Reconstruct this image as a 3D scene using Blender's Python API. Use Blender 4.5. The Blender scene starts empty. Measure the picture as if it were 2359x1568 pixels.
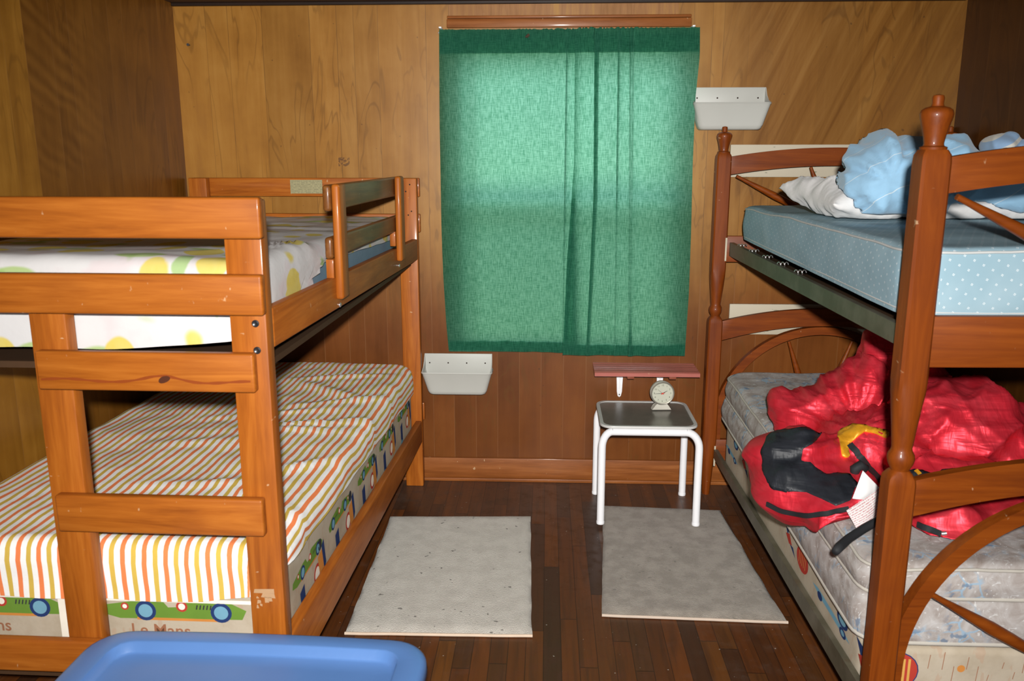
import bpy, bmesh, math, random
from mathutils import Vector, Matrix, noise as mn
from mathutils.bvhtree import BVHTree
random.seed(7)
S = bpy.context.scene
COL = S.collection
PI = math.pi
D = 3.94            # distance of the window wall from the photographer
EYE = 1.58

# ------------------------------------------------------------------ helpers
def obj(name, bm_or_me, mat=None, parent=None, smooth=None, label=None):
    if isinstance(bm_or_me, bmesh.types.BMesh):
        me = bpy.data.meshes.new(name)
        bm_or_me.normal_update()
        bm_or_me.to_mesh(me); bm_or_me.free()
    else:
        me = bm_or_me
    mats = mat if isinstance(mat, (list, tuple)) else ([mat] if mat else [])
    for m in mats: me.materials.append(m)
    if smooth is not None:
        for p in me.polygons: p.use_smooth = True
        if smooth < 180: me.set_sharp_from_angle(angle=math.radians(smooth))
    o = bpy.data.objects.new(name, me); COL.objects.link(o)
    if parent: o.parent = parent
    if label: o['label'] = label
    return o

def thing(name, label, cat, loc=(0, 0, 0), rotz=0, group=None):
    o = bpy.data.objects.new(name, None); COL.objects.link(o)
    o.empty_display_size = .1
    o.location = loc; o.rotation_euler = (0, 0, rotz)
    o['label'] = label; o['category'] = cat
    if group: o['group'] = group
    return o

def tag(o, label, cat, group=None):
    o['label'] = label; o['category'] = cat
    if group: o['group'] = group
    return o

def struct(o):
    o['kind'] = 'structure'; return o

def B(): return bmesh.new()

def add_box(bm, x0, x1, y0, y1, z0, z1, bev=0.0, seg=2, mi=0, shear=None):
    """box; shear=(dz at y1 end) lowers/raises the far end"""
    vs = []
    for x in (x0, x1):
        for y in (y0, y1):
            for z in (z0, z1):
                zz = z
                if shear is not None and y == y1:
                    zz += shear[0] if z == z0 else shear[1]
                vs.append(bm.verts.new((x, y, zz)))
    a = vs
    fs = [bm.faces.new([a[i] for i in q]) for q in
          ((0, 1, 3, 2), (4, 6, 7, 5), (0, 4, 5, 1), (2, 3, 7, 6), (0, 2, 6, 4), (1, 5, 7, 3))]
    for f in fs: f.material_index = mi
    if bev > 0:
        es = list({e for f in fs for e in f.edges})
        r = bmesh.ops.bevel(bm, geom=es, offset=bev, segments=seg, affect='EDGES', profile=.5)
        for f in r['faces']: f.material_index = mi
    return bm

def box(*a, **k): return add_box(B(), *a, **k)

def add_rings(bm, rings, cap=(True, True), closed=True, mi=0, loop=False):
    V = [[bm.verts.new(p) for p in r] for r in rings]
    n = len(V[0])
    m = len(V)
    for i in range(m if loop else m - 1):
        A, C = V[i], V[(i + 1) % m]
        for j in range(n if closed else n - 1):
            k = (j + 1) % n
            f = bm.faces.new((A[j], A[k], C[k], C[j])); f.material_index = mi
    if not loop:
        if cap[0]:
            f = bm.faces.new(V[0][::-1]); f.material_index = mi
        if cap[1]:
            f = bm.faces.new(V[-1]); f.material_index = mi
    return V

def add_tube(bm, pts, r, n=10, cap=True, mi=0, loop=False, flat=None):
    """tube of circular section along pts; r float or list; flat=(a,b) elliptical"""
    pts = [Vector(p) for p in pts]; m = len(pts)
    rs = r if isinstance(r, (list, tuple)) else [r] * m
    up = None; rings = []
    for i, p in enumerate(pts):
        if loop: t = pts[(i + 1) % m] - pts[i - 1]
        else: t = pts[min(i + 1, m - 1)] - pts[max(i - 1, 0)]
        t.normalize()
        if up is None:
            up = Vector((0, 0, 1)) if abs(t.z) < .9 else Vector((0, 1, 0))
        side = t.cross(up)
        if side.length < 1e-6: side = t.orthogonal()
        side.normalize(); up = side.cross(t).normalized()
        rings.append([p + (side * math.cos(2 * PI * j / n) + up * math.sin(2 * PI * j / n)) * rs[i] for j in range(n)])
    add_rings(bm, rings, (cap, cap), True, mi, loop)
    return bm

def tube(*a, **k): return add_tube(B(), *a, **k)

def add_lathe(bm, prof, cx=0, cy=0, cz=0, n=24, axis='z', mi=0):
    rings = []
    for r, h in prof:
        ring = []
        for j in range(n):
            a = 2 * PI * j / n
            u, v = r * math.cos(a), r * math.sin(a)
            if axis == 'z': ring.append((cx + u, cy + v, cz + h))
            elif axis == 'y': ring.append((cx + u, cy + h, cz - v))
            else: ring.append((cx + h, cy + u, cz + v))
        rings.append(ring)
    add_rings(bm, rings, (True, True), True, mi)
    return bm

def add_section_post(bm, secs, cx, cy, n=32):
    """secs: (z, half x, half y, squareness 0..1)"""
    rings = []
    for z, hx, hy, q in secs:
        ring = []
        for j in range(n):
            a = 2 * PI * (j + .5) / n
            c, s = math.cos(a), math.sin(a)
            rs = min(1 / max(abs(c), 1e-6), 1 / max(abs(s), 1e-6))
            rs = min(rs, 1.30)
            k = 1 + (rs - 1) * q
            ring.append((cx + hx * c * k, cy + hy * s * k, z))
        rings.append(ring)
    add_rings(bm, rings)
    return bm

def add_prism(bm, poly, y0, y1, mi=0, bev=0):
    """polygon in x-z extruded along y"""
    a = [bm.verts.new((x, y0, z)) for x, z in poly]
    b = [bm.verts.new((x, y1, z)) for x, z in poly]
    n = len(poly); fs = []
    fs.append(bm.faces.new(a)); fs.append(bm.faces.new(b[::-1]))
    for i in range(n):
        j = (i + 1) % n
        fs.append(bm.faces.new((a[j], a[i], b[i], b[j])))
    for f in fs: f.material_index = mi
    if bev:
        es = list({e for f in fs[:2] for e in f.edges})
        bmesh.ops.bevel(bm, geom=es, offset=bev, segments=2, affect='EDGES', profile=.5)
    bmesh.ops.recalc_face_normals(bm, faces=bm.faces[:])
    return bm

def rrect(x0, x1, y0, y1, rc, n=40):
    """rounded rectangle perimeter: list of (x, y, nx, ny)"""
    out = []
    W, H = x1 - x0 - 2 * rc, y1 - y0 - 2 * rc
    cs = [((x1 - rc, y0 + rc), -PI / 2), ((x1 - rc, y1 - rc), 0), ((x0 + rc, y1 - rc), PI / 2), ((x0 + rc, y0 + rc), PI)]
    for k in range(4):
        (cx, cy), a0 = cs[k]
        for i in range(7):
            a = a0 + PI / 2 * i / 6
            out.append((cx + rc * math.cos(a), cy + rc * math.sin(a), math.cos(a), math.sin(a)))
        (nx_, ny_), b0 = cs[(k + 1) % 4]
        p = out[-1]; q = (nx_ + rc * math.cos(b0), ny_ + rc * math.sin(b0))
        L = math.hypot(q[0] - p[0], q[1] - p[1])
        m = max(2, int(L / .035))
        for i in range(1, m):
            t = i / m
            out.append((p[0] + (q[0] - p[0]) * t, p[1] + (q[1] - p[1]) * t, p[2], p[3]))
    return out

def cloth_block(x0, x1, y0, y1, ztop, r, rc, hem, wr=None, sk=None, bottom=False, nin=26, nsk=7, mi=0):
    """mattress or fitted sheet: domed top, rounded edge, skirt down to hem(x,y,nx,ny)"""
    bm = B(); uvl = bm.loops.layers.uv.new('UVMap')
    P = rrect(x0 + r, x1 - r, y0 + r, y1 - r, rc)
    cx, cy = (x0 + x1) / 2, (y0 + y1) / 2
    rings = []; uvs = []
    for i in range(1, nin + 1):
        t = i / nin; t = 1 - (1 - t) ** 1.25
        ring = []; uv = []
        for x, y, nx, ny in P:
            # collapse towards a spine so that long beds keep even faces
            sx = cx + (x - cx) * t; sy = cy + (y - cy) * t
            z = ztop(sx, sy) + (wr(sx, sy) if wr else 0)
            ring.append((sx, sy, z)); uv.append((sx, sy))
        rings.append(ring); uvs.append(uv)
    edge = rings[-1]
    for k in range(1, 5):
        a = PI / 2 * k / 4
        ring = []; uv = []
        for (x, y, nx, ny), e in zip(P, edge):
            o = r * math.sin(a); dz = r * (1 - math.cos(a))
            ring.append((x + nx * o, y + ny * o, e[2] - dz)); uv.append((x + nx * r * a, y + ny * r * a))
        rings.append(ring); uvs.append(uv)
    last = rings[-1]
    for k in range(1, nsk + 1):
        t = k / nsk
        ring = []; uv = []
        for (x, y, nx, ny), e in zip(P, last):
            h = hem(x, y, nx, ny)
            z = e[2] + (h - e[2]) * t
            off = sk(x, y, nx, ny, t) if sk else 0
            ring.append((e[0] + nx * off, e[1] + ny * off, z))
            d = r * PI / 2 + (e[2] - z)
            uv.append((x + nx * d, y + ny * d))
        rings.append(ring); uvs.append(uv)
    if bottom:
        rings.append([(cx + (p[0] - cx) * .97, cy + (p[1] - cy) * .97, p[2] - .002) for p in rings[-1]])
        uvs.append([(p[0], p[1]) for p in rings[-1]])
    V = [[bm.verts.new(p) for p in rg] for rg in rings]
    uvmap = {}
    for vr, ur in zip(V, uvs):
        for v, u in zip(vr, ur): uvmap[v] = u
    n = len(P)
    fs = [bm.faces.new(V[0])]
    for i in range(len(V) - 1):
        for j in range(n):
            k = (j + 1) % n
            fs.append(bm.faces.new((V[i][k], V[i][j], V[i + 1][j], V[i + 1][k])))
    if bottom: fs.append(bm.faces.new(V[-1][::-1]))
    for f in fs:
        f.material_index = mi
        for l in f.loops: l[uvl].uv = uvmap[l.vert]
    return bm, rings

def nz(x, y, z=0, s=1.0): return mn.noise(Vector((x * s, y * s, z * s)))
def fbm(p, s, o=4): return mn.fractal(Vector(p) * s, 1.0, 2.0, o)
def ridge(p, s, seed=0):
    v = mn.noise(Vector(p) * s + Vector((seed, seed * .7, 0)))
    return (1 - abs(v)) ** 3

def text_into(bm, body, size, M, mi, ext=0.0):
    cu = bpy.data.curves.new('txt', 'FONT'); cu.body = body; cu.size = size; cu.extrude = ext
    cu.align_x = 'CENTER'; cu.align_y = 'CENTER'; cu.resolution_u = 3; cu.offset = .012 * size
    o = bpy.data.objects.new('txt', cu); COL.objects.link(o)
    dg = bpy.context.evaluated_depsgraph_get()
    me = bpy.data.meshes.new_from_object(o.evaluated_get(dg))
    bpy.data.objects.remove(o); bpy.data.curves.remove(cu)
    off = len(bm.verts); bm.verts.ensure_lookup_table()
    b2 = bmesh.new(); b2.from_mesh(me); b2.transform(M)
    vm = {v: bm.verts.new(v.co) for v in b2.verts}
    for f in b2.faces:
        try:
            g = bm.faces.new([vm[v] for v in f.verts]); g.material_index = mi
        except ValueError: pass
    b2.free(); bpy.data.meshes.remove(me)

# ------------------------------------------------------------------ node materials
class NT:
    def __init__(s, name):
        s.m = bpy.data.materials.new(name); s.m.use_nodes = True
        s.t = s.m.node_tree; s.t.nodes.clear()
        s.out = s.t.nodes.new('ShaderNodeOutputMaterial')
    def n(s, typ, ins=None, **pr):
        nd = s.t.nodes.new('ShaderNode' + typ)
        for k, v in pr.items(): setattr(nd, k, v)
        for k, v in (ins or {}).items():
            sock = nd.inputs[k]
            if isinstance(v, bpy.types.NodeSocket): s.t.links.new(v, sock)
            else: sock.default_value = v
        return nd
    def math(s, op, a, b=None, c=None, clamp=False):
        ins = {0: a}
        if b is not None: ins[1] = b
        if c is not None: ins[2] = c
        return s.n('Math', ins, operation=op, use_clamp=clamp).outputs[0]
    def mix(s, fac, a, b, bt='MIX'):
        nd = s.n('Mix', data_type='RGBA', blend_type=bt)
        for i, v in ((0, fac), (6, a), (7, b)):
            if isinstance(v, bpy.types.NodeSocket): s.t.links.new(v, nd.inputs[i])
            else: nd.inputs[i].default_value = v
        return nd.outputs[2]
    def ramp(s, fac, stops, interp='LINEAR'):
        nd = s.n('ValToRGB', {0: fac}); cr = nd.color_ramp; cr.interpolation = interp
        while len(cr.elements) > 1: cr.elements.remove(cr.elements[-1])
        cr.elements[0].position = stops[0][0]; cr.elements[0].color = stops[0][1]
        for p, c in stops[1:]:
            e = cr.elements.new(p); e.color = c
        return nd.outputs[0]
    def step(s, v, a, b):
        return s.n('MapRange', {0: v, 1: a, 2: b}, interpolation_type='SMOOTHSTEP').outputs[0]
    def coord(s, kind='Object'): return s.n('TexCoord').outputs[kind]
    def mapping(s, v, scale=(1, 1, 1), rot=(0, 0, 0), loc=(0, 0, 0)):
        return s.n('Mapping', {0: v, 'Location': loc, 'Rotation': rot, 'Scale': scale}).outputs[0]
    def noise(s, v, scale, detail=4, rough=.5, dist=0.0, out=0):
        return s.n('TexNoise', {'Vector': v, 'Scale': scale, 'Detail': detail, 'Roughness': rough, 'Distortion': dist}).outputs[out]
    def sep(s, v): return s.n('SeparateXYZ', {0: v}).outputs
    def bump(s, h, strength=.3, dist=.01):
        return s.n('Bump', {'Height': h, 'Strength': strength, 'Distance': dist}).outputs[0]
    def bsdf(s, col, rough=.5, spec=.5, normal=None, **k):
        ins = {'Base Color': col, 'Roughness': rough, 'Specular IOR Level': spec}
        if normal is not None: ins['Normal'] = normal
        ins.update(k)
        p = s.n('BsdfPrincipled', ins)
        s.t.links.new(p.outputs[0], s.out.inputs[0])
        return p

def lin(r, g, b):
    f = lambda c: c / 255 / 12.92 if c <= 10.3 else ((c / 255 + .055) / 1.055) ** 2.4
    return (f(r), f(g), f(b), 1)
def sc(c, k): return (c[0] * k, c[1] * k, c[2] * k, 1)

def plain(name, col, rough=.5, spec=.4, var=.12, vs=25, bumpk=0, **k):
    t = NT(name); v = t.coord()
    f = t.noise(v, vs, 4)
    c = t.mix(f, sc(col, 1 - var), sc(col, 1 + var))
    nm = t.bump(t.noise(v, vs * 8, 3), bumpk, .002) if bumpk else None
    t.bsdf(c, rough, spec, nm, **k)
    return t.m

def wood(name, axis, dark, mid, light, rough=.40, spec=.22, gs=1.0, scratch=.4, coat=.10):
    t = NT(name); v = t.coord()
    info = t.n('ObjectInfo').outputs['Random']
    v = t.n('VectorMath', {0: v, 1: t.n('CombineXYZ', {0: t.math('MULTIPLY', info, 3.7), 1: t.math('MULTIPLY', info, 9.1), 2: t.math('MULTIPLY', info, 5.3)}).outputs[0]}, operation='ADD').outputs[0]
    s = {'x': (1.6, 22, 22), 'y': (22, 1.6, 22), 'z': (22, 22, 1.6)}[axis]
    mv = t.mapping(v, tuple(a * gs for a in s))
    n1 = t.noise(mv, 1.0, 5, .6, 1.6)
    n2 = t.noise(t.mapping(v, tuple(a * gs * 5 for a in s)), 1.0, 3, .6)
    n3 = t.noise(v, 5, 3)
    f = t.math('ADD', t.math('MULTIPLY', n1, .75), t.math('MULTIPLY', n2, .25))
    c = t.ramp(f, [(.3, dark), (.5, mid), (.68, light)])
    c = t.mix(t.math('MULTIPLY', t.step(n3, .5, .72), .3), c, dark)
    if scratch:
        sp = t.noise(t.mapping(v, tuple(1.2 if a > 10 else 2.0 for a in s)), 26, 2, .5)
        c = t.mix(t.math('MULTIPLY', t.step(sp, .72, .78), scratch), c, lin(215, 190, 150))
    nm = t.bump(n2, .08, .002)
    t.bsdf(c, t.math('ADD', rough, t.math('MULTIPLY', n3, .15)), spec, nm, **{'Coat Weight': coat, 'Coat Roughness': .12})
    return t.m

# left bunk: honey pine; right bunk: cherry stain
PI_D, PI_M, PI_L = (.21, .050, .005, 1), (.33, .090, .009, 1), (.42, .130, .016, 1)
pine = {a: wood('pine_' + a, a, PI_D, PI_M, PI_L) for a in 'xyz'}
CH_D, CH_M, CH_L = (.105, .019, .0018, 1), (.175, .036, .0025, 1), (.23, .052, .004, 1)
worn_pine = {a: wood('handled_pine_' + a, a, (.09, .028, .006, 1), (.15, .052, .011, 1), (.21, .082, .02, 1), rough=.34, scratch=.8, coat=.2) for a in 'xyz'}
cherry = {a: wood('cherry_' + a, a, CH_D, CH_M, CH_L, gs=.8, scratch=.35, coat=.12) for a in 'xyz'}

def panelling(name, axis, grooves, cols, diag=None, fade=None, stamp=False, gcol=(.03, .012, .004, 1), gstr=.6, flame=False, rough=.34):
    """plywood wall panelling with routed vertical grooves; axis = coordinate that runs along the wall"""
    t = NT(name); v = t.coord(); x, y, z = t.sep(v)
    a = x if axis == 'x' else y
    idx = None; gm = None
    for g in grooves:
        st = t.math('GREATER_THAN', a, g)
        idx = st if idx is None else t.math('ADD', idx, st)
        d = t.math('SUBTRACT', 1.0, t.math('DIVIDE', t.math('ABSOLUTE', t.math('SUBTRACT', a, g)), .0022), clamp=True)
        gm = d if gm is None else t.math('MAXIMUM', gm, d)
    wn = t.n('TexWhiteNoise', {'W': t.math('ADD', idx, .37)}, noise_dimensions='1D').outputs[0]
    sx = (9, 9, .9)
    off = t.n('CombineXYZ', {0: t.math('MULTIPLY', wn, 7.0), 2: t.math('MULTIPLY', wn, 3.0)}).outputs[0]
    vv = t.n('VectorMath', {0: v, 1: off}, operation='ADD').outputs[0]
    big = t.noise(t.mapping(vv, (5, 5, 1.1)), 1.0, 3, .5, .8)
    g1 = t.math('ADD', t.math('MULTIPLY', t.noise(t.mapping(vv, sx), 1.3, 4, .55, 1.2), .45), t.math('MULTIPLY', t.noise(vv, 4.5, 4, .55), .55))
    g2 = t.noise(t.mapping(vv, (70, 70, 3.5)), 1.0, 3, .6)
    if diag:   # one sheet with slanting figure and no grooves
        x0, z0 = diag
        msk = t.math('MULTIPLY', t.step(t.math('ADD', x, t.math('MULTIPLY', t.noise(v, 3, 3), .25)), x0 + .02, x0 + .22), t.step(t.math('ADD', z, t.math('MULTIPLY', t.noise(v, 2.5, 2), .3)), z0 - .1, z0 + .4))
        vr = t.mapping(v, (1, 1, 1), (0, math.radians(-24), 0))
        vr = t.mapping(vr, (11, 9, .8))
        d1 = t.noise(vr, 1.25, 5, .6, 1.2)
        g1 = t.math('ADD', t.math('MULTIPLY', g1, t.math('SUBTRACT', 1, msk)), t.math('MULTIPLY', d1, msk))
        gm = t.math('MULTIPLY', gm, t.math('SUBTRACT', 1, msk))
        dmask = msk
    # cathedral figure lines
    w = t.math('FRACT', t.math('MULTIPLY', big, 9.0))
    lines = t.math('MULTIPLY', t.math('SUBTRACT', 1, t.step(t.math('ABSOLUTE', t.math('SUBTRACT', w, .5)), .02, .13)), t.step(t.noise(vv, 2.2, 2), .42, .62))
    f = t.math('ADD', t.math('MULTIPLY', g1, .88), t.math('MULTIPLY', g2, .12))
    up = t.ramp(f, [(.28, cols[0]), (.5, cols[1]), (.72, cols[2])])
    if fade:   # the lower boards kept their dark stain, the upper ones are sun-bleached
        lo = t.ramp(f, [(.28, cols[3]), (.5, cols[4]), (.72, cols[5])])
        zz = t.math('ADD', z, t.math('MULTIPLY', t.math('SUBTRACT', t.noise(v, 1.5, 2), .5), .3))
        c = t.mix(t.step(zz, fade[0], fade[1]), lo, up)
    else: c = up
    k = t.math('ADD', .90, t.math('MULTIPLY', wn, .2))
    c = t.mix(1.0, c, t.n('CombineColor', {0: k, 1: k, 2: k}).outputs[0], 'MULTIPLY')
    c = t.mix(t.math('MULTIPLY', lines, .38), c, sc(cols[0], .55))
    if diag:   # this sheet was stained a deeper brown
        c = t.mix(dmask, c, t.mix(1.0, c, (.66, .62, .60, 1), 'MULTIPLY'))
    if flame:   # rippled figure and two paler boards
        pale = t.math('LESS_THAN', a, 2.818)
        c = t.mix(pale, c, t.mix(1.0, c, (1.6, 1.8, 1.7, 1), 'MULTIPLY'))
        reg = t.math('MULTIPLY', t.math('MULTIPLY', t.step(a, 2.815, 2.825), t.math('SUBTRACT', 1, t.step(a, 3.05, 3.42))), t.math('MULTIPLY', t.step(z, 1.45, 1.65), t.math('SUBTRACT', 1, t.step(z, 2.05, 2.3))))
        rip = t.n('TexWave', {'Vector': t.mapping(v, (1, 1, 1), (math.radians(26), 0, 0)), 'Scale': 5.6, 'Distortion': 3.2, 'Detail': 2.0, 'Detail Scale': 1.2, 'Detail Roughness': .5}, wave_type='BANDS', bands_direction='Z').outputs[1]
        rm = t.math('MULTIPLY', t.math('MULTIPLY', reg, t.step(t.noise(v, 4, 2), .35, .7)), .6)
        c = t.mix(rm, c, t.mix(rip, sc(cols[0], .85), sc(cols[2], .95)))
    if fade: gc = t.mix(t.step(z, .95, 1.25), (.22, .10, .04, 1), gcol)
    else: gc = gcol
    c = t.mix(t.math('MULTIPLY', t.math('MULTIPLY', gm, gstr), t.math('ADD', .55, t.math('MULTIPLY', t.step(t.noise(v, 3.5, 2), .35, .6), .45))), c, gc)
    blot = t.step(t.noise(v, 2.3, 4, .6), .56, .75)
    c = t.mix(t.math('MULTIPLY', blot, .35), c, sc(cols[0], .7))
    fl = t.step(t.noise(v, 45, 1), .78, .82)
    c = t.mix(t.math('MULTIPLY', fl, .5), c, (.04, .018, .008, 1))
    if stamp:
        ix = t.math('MULTIPLY', t.math('LESS_THAN', t.math('ABSOLUTE', t.math('SUBTRACT', x, -.945)), .026), t.math('LESS_THAN', t.math('ABSOLUTE', t.math('SUBTRACT', z, 1.555)), .02))
        sm = t.math('MULTIPLY', ix, t.step(t.noise(v, 90, 2), .47, .53))
        c = t.mix(t.math('MULTIPLY', sm, .65), c, (.05, .02, .012, 1))
    nm = t.bump(g2, .06, .002)
    t.bsdf(c, t.math('ADD', rough - .06, t.math('MULTIPLY', g1, .2)), .28, nm)
    return t.m

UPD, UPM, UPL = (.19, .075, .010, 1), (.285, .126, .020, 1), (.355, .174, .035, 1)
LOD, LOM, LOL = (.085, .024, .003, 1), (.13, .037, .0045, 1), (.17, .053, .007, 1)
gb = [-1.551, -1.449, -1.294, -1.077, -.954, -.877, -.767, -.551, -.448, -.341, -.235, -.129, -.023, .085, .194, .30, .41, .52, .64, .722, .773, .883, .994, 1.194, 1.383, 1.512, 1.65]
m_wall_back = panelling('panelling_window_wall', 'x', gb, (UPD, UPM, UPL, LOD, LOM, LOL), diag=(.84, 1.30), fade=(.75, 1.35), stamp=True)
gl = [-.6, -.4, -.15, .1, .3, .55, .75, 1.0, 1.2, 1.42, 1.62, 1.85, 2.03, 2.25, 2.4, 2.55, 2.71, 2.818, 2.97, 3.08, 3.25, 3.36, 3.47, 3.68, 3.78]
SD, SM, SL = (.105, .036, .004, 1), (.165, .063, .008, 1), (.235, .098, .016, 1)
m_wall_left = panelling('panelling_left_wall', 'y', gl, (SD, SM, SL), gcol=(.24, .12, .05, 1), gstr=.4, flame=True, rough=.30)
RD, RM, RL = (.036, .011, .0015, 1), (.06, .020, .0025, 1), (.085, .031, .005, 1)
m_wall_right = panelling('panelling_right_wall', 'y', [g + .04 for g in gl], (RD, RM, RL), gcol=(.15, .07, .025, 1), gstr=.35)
m_trim = wood('trim_wood', 'x', (.14, .040, .007, 1), (.23, .070, .014, 1), (.30, .105, .028, 1), scratch=.5, coat=.1)
m_trim_dark = wood('crown_wood', 'x', (.012, .006, .004, 1), (.02, .010, .006, 1), (.03, .014, .008, 1), scratch=0, coat=.1)
m_ceiling = plain('ceiling_board', (.06, .03, .015, 1), .6)

def floor_mat():
    t = NT('floor_boards'); v = t.coord(); x, y, z = t.sep(v)
    W = .058
    u = t.math('DIVIDE', x, W); iu = t.math('FLOOR', u); fu = t.math('FRACT', u)
    wn = t.n('TexWhiteNoise', {'W': iu}, noise_dimensions='1D').outputs[0]
    yy = t.math('DIVIDE', t.math('ADD', y, t.math('MULTIPLY', wn, 5.0)), .85)
    iy = t.math('FLOOR', yy); fy = t.math('FRACT', yy)
    wn2 = t.n('TexWhiteNoise', {'Vector': t.n('CombineXYZ', {0: iu, 1: iy}).outputs[0]}, noise_dimensions='2D').outputs[0]
    vv = t.n('VectorMath', {0: v, 1: t.n('CombineXYZ', {1: t.math('MULTIPLY', wn2, 9)}).outputs[0]}, operation='ADD').outputs[0]
    g = t.noise(t.mapping(vv, (40, 2.2, 1)), 1.0, 5, .6, .8)
    c = t.ramp(wn2, [(0, (.050, .020, .009, 1)), (.3, (.09, .027, .007, 1)), (.6, (.13, .038, .008, 1)), (.85, (.07, .026, .009, 1)), (1, (.16, .054, .009, 1))])
    c = t.mix(t.math('MULTIPLY', t.step(g, .35, .75), .6), c, (.035, .015, .008, 1))
    gap = t.math('MAXIMUM', t.math('GREATER_THAN', t.math('ABSOLUTE', t.math('SUBTRACT', fu, .5)), .475), t.math('GREATER_THAN', t.math('ABSOLUTE', t.math('SUBTRACT', fy, .5)), .4975))
    c = t.mix(t.math('MULTIPLY', gap, .6), c, (.012, .006, .004, 1))
    # grey dust and grit, thickest along the skirting
    far = t.step(t.math('ADD', y, t.math('MULTIPLY', t.noise(v, 3, 3), .6)), 3.55, 4.15)
    dust = t.step(t.noise(v, 14, 5, .65), .45, .75)
    c = t.mix(t.math('ADD', t.math('MULTIPLY', dust, .10), t.math('MULTIPLY', far, .22)), c, (.13, .10, .08, 1))
    grit = t.step(t.noise(v, 70, 1), .765, .79)
    c = t.mix(t.math('MULTIPLY', grit, .5), c, (.5, .46, .4, 1))
    h = t.math('SUBTRACT', t.math('MULTIPLY', g, .3), gap)
    t.bsdf(c, t.math('ADD', .36, t.math('MULTIPLY', dust, .3)), .3, t.bump(h, .35, .003))
    return t.m
m_floor = floor_mat()

def rug_mat(name, a, b, spots):
    t = NT(name); v = t.coord()
    n1 = t.noise(v, 16, 4, .6); n2 = t.noise(v, 260, 2)
    c = t.mix(t.step(n1, .35, .65), a, b)
    c = t.mix(t.math('MULTIPLY', n2, .35), c, sc(a, .62))
    sp = t.step(t.noise(v, 42, 1), .735, .77)
    c = t.mix(t.math('MULTIPLY', sp, spots), c, (.08, .07, .055, 1))
    t.bsdf(c, .95, .1, t.bump(n2, .8, .005), **{'Sheen Weight': .2})
    return t.m
m_rug_a = rug_mat('rug_pile_cream', (.52, .48, .425, 1), (.60, .56, .50, 1), .8)
m_rug_b = rug_mat('rug_pile_grey', (.265, .228, .190, 1), (.365, .32, .272, 1), .5)
m_rug_edge = plain('rug_binding', (.60, .47, .36, 1), .9, .1)

# cloths
def stripe_mat():
    t = NT('striped_cotton'); uv = t.coord('UV'); u, v, _ = t.sep(uv)
    wob = t.math('MULTIPLY', t.math('SUBTRACT', t.noise(uv, 5, 2), .5), .016)
    p = t.math('FRACT', t.math('DIVIDE', t.math('ADD', u, wob), .0545))
    W = (.86, .85, .83, 1); O = (.80, .20, .05, 1); G = (.60, .40, .05, 1)
    c = t.ramp(p, [(0, W), (.12, W), (.14, O), (.35, O), (.37, W), (.62, W), (.64, G), (.85, G), (.87, W)], 'LINEAR')
    weave = t.noise(t.mapping(uv, (400, 400, 1)), 1, 2)
    c = t.mix(t.math('MULTIPLY', weave, .12), c, (.5, .5, .48, 1))
    t.bsdf(c, .9, .12, t.bump(t.noise(uv, 14, 4, .6), .35, .006))
    return t.m
def floral_mat():
    t = NT('tulip_print_cotton'); uv = t.coord('UV')
    base = (.60, .59, .585, 1)
    wv = t.n('VectorMath', {0: uv, 1: t.n('VectorMath', {0: t.noise(uv, 9, 2, out=1), 3: .03}, operation='SCALE').outputs[0]}, operation='ADD').outputs[0]
    pk = t.step(t.noise(uv, 6, 3), .52, .62)
    c = t.mix(t.math('MULTIPLY', pk, .5), base, (.60, .49, .50, 1))
    lv = t.n('TexVoronoi', {'Vector': t.mapping(wv, (4.2, 9.5, 1), (0, 0, .7)), 'Scale': 1.0, 'Randomness': .9})
    c = t.mix(t.math('MULTIPLY', t.math('SUBTRACT', 1, t.step(lv.outputs[0], .24, .30)), .85), c, (.34, .47, .15, 1))
    lv2 = t.n('TexVoronoi', {'Vector': t.mapping(wv, (10, 3.6, 1), (0, 0, -.3), (.4, .2, 0)), 'Scale': 1.0, 'Randomness': .9})
    c = t.mix(t.math('MULTIPLY', t.math('SUBTRACT', 1, t.step(lv2.outputs[0], .19, .25)), .8), c, (.28, .44, .13, 1))
    tv = t.n('TexVoronoi', {'Vector': t.mapping(wv, (8.0, 6.2, 1), (0, 0, .2), (.35, .1, 0)), 'Scale': 1.0, 'Randomness': .8})
    pet = t.mix(t.noise(t.mapping(uv, (30, 12, 1)), 1, 2), (.60, .46, .07, 1), (.62, .54, .20, 1))
    c = t.mix(t.math('SUBTRACT', 1, t.step(tv.outputs[0], .33, .38)), c, pet)
    t.bsdf(c, .9, .12, t.bump(t.noise(uv, 12, 4, .6), .3, .006))
    return t.m
m_stripe, m_floral = stripe_mat(), floral_mat()
m_race = None
def race_base():
    t = NT('race_print_ticking'); v = t.coord()
    n = t.noise(v, 7, 4, .6)
    c = t.mix(t.step(n, .4, .7), (.46, .395, .305, 1), (.38, .315, .23, 1))
    s = t.step(t.noise(t.mapping(v, (30, 30, 12)), 1, 3), .60, .64)
    c = t.mix(t.math('MULTIPLY', s, .35), c, (.42, .25, .16, 1))
    t.bsdf(c, .85, .15, t.bump(t.noise(v, 120, 2), .2, .002)); return t.m
m_race = race_base()
m_pgreen = plain('print_green', (.13, .24, .035, 1), .85, .1)
m_pblue = plain('print_navy', (.02, .04, .13, 1), .85, .1)
m_plblue = plain('print_pale_blue', (.16, .34, .45, 1), .85, .1)
m_pred = plain('print_red', (.42, .045, .03, 1), .85, .1)
m_pbrown = plain('print_brown', (.30, .13, .07, 1), .85, .1)
m_porange = plain('print_orange', (.55, .22, .05, 1), .85, .1)
m_pink = plain('print_ink', (.035, .035, .04, 1), .85, .1)
m_pgold = plain('print_gold', (.60, .33, .08, 1), .85, .1)
m_pcream = plain('print_cream', (.80, .74, .64, 1), .85, .1)
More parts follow.
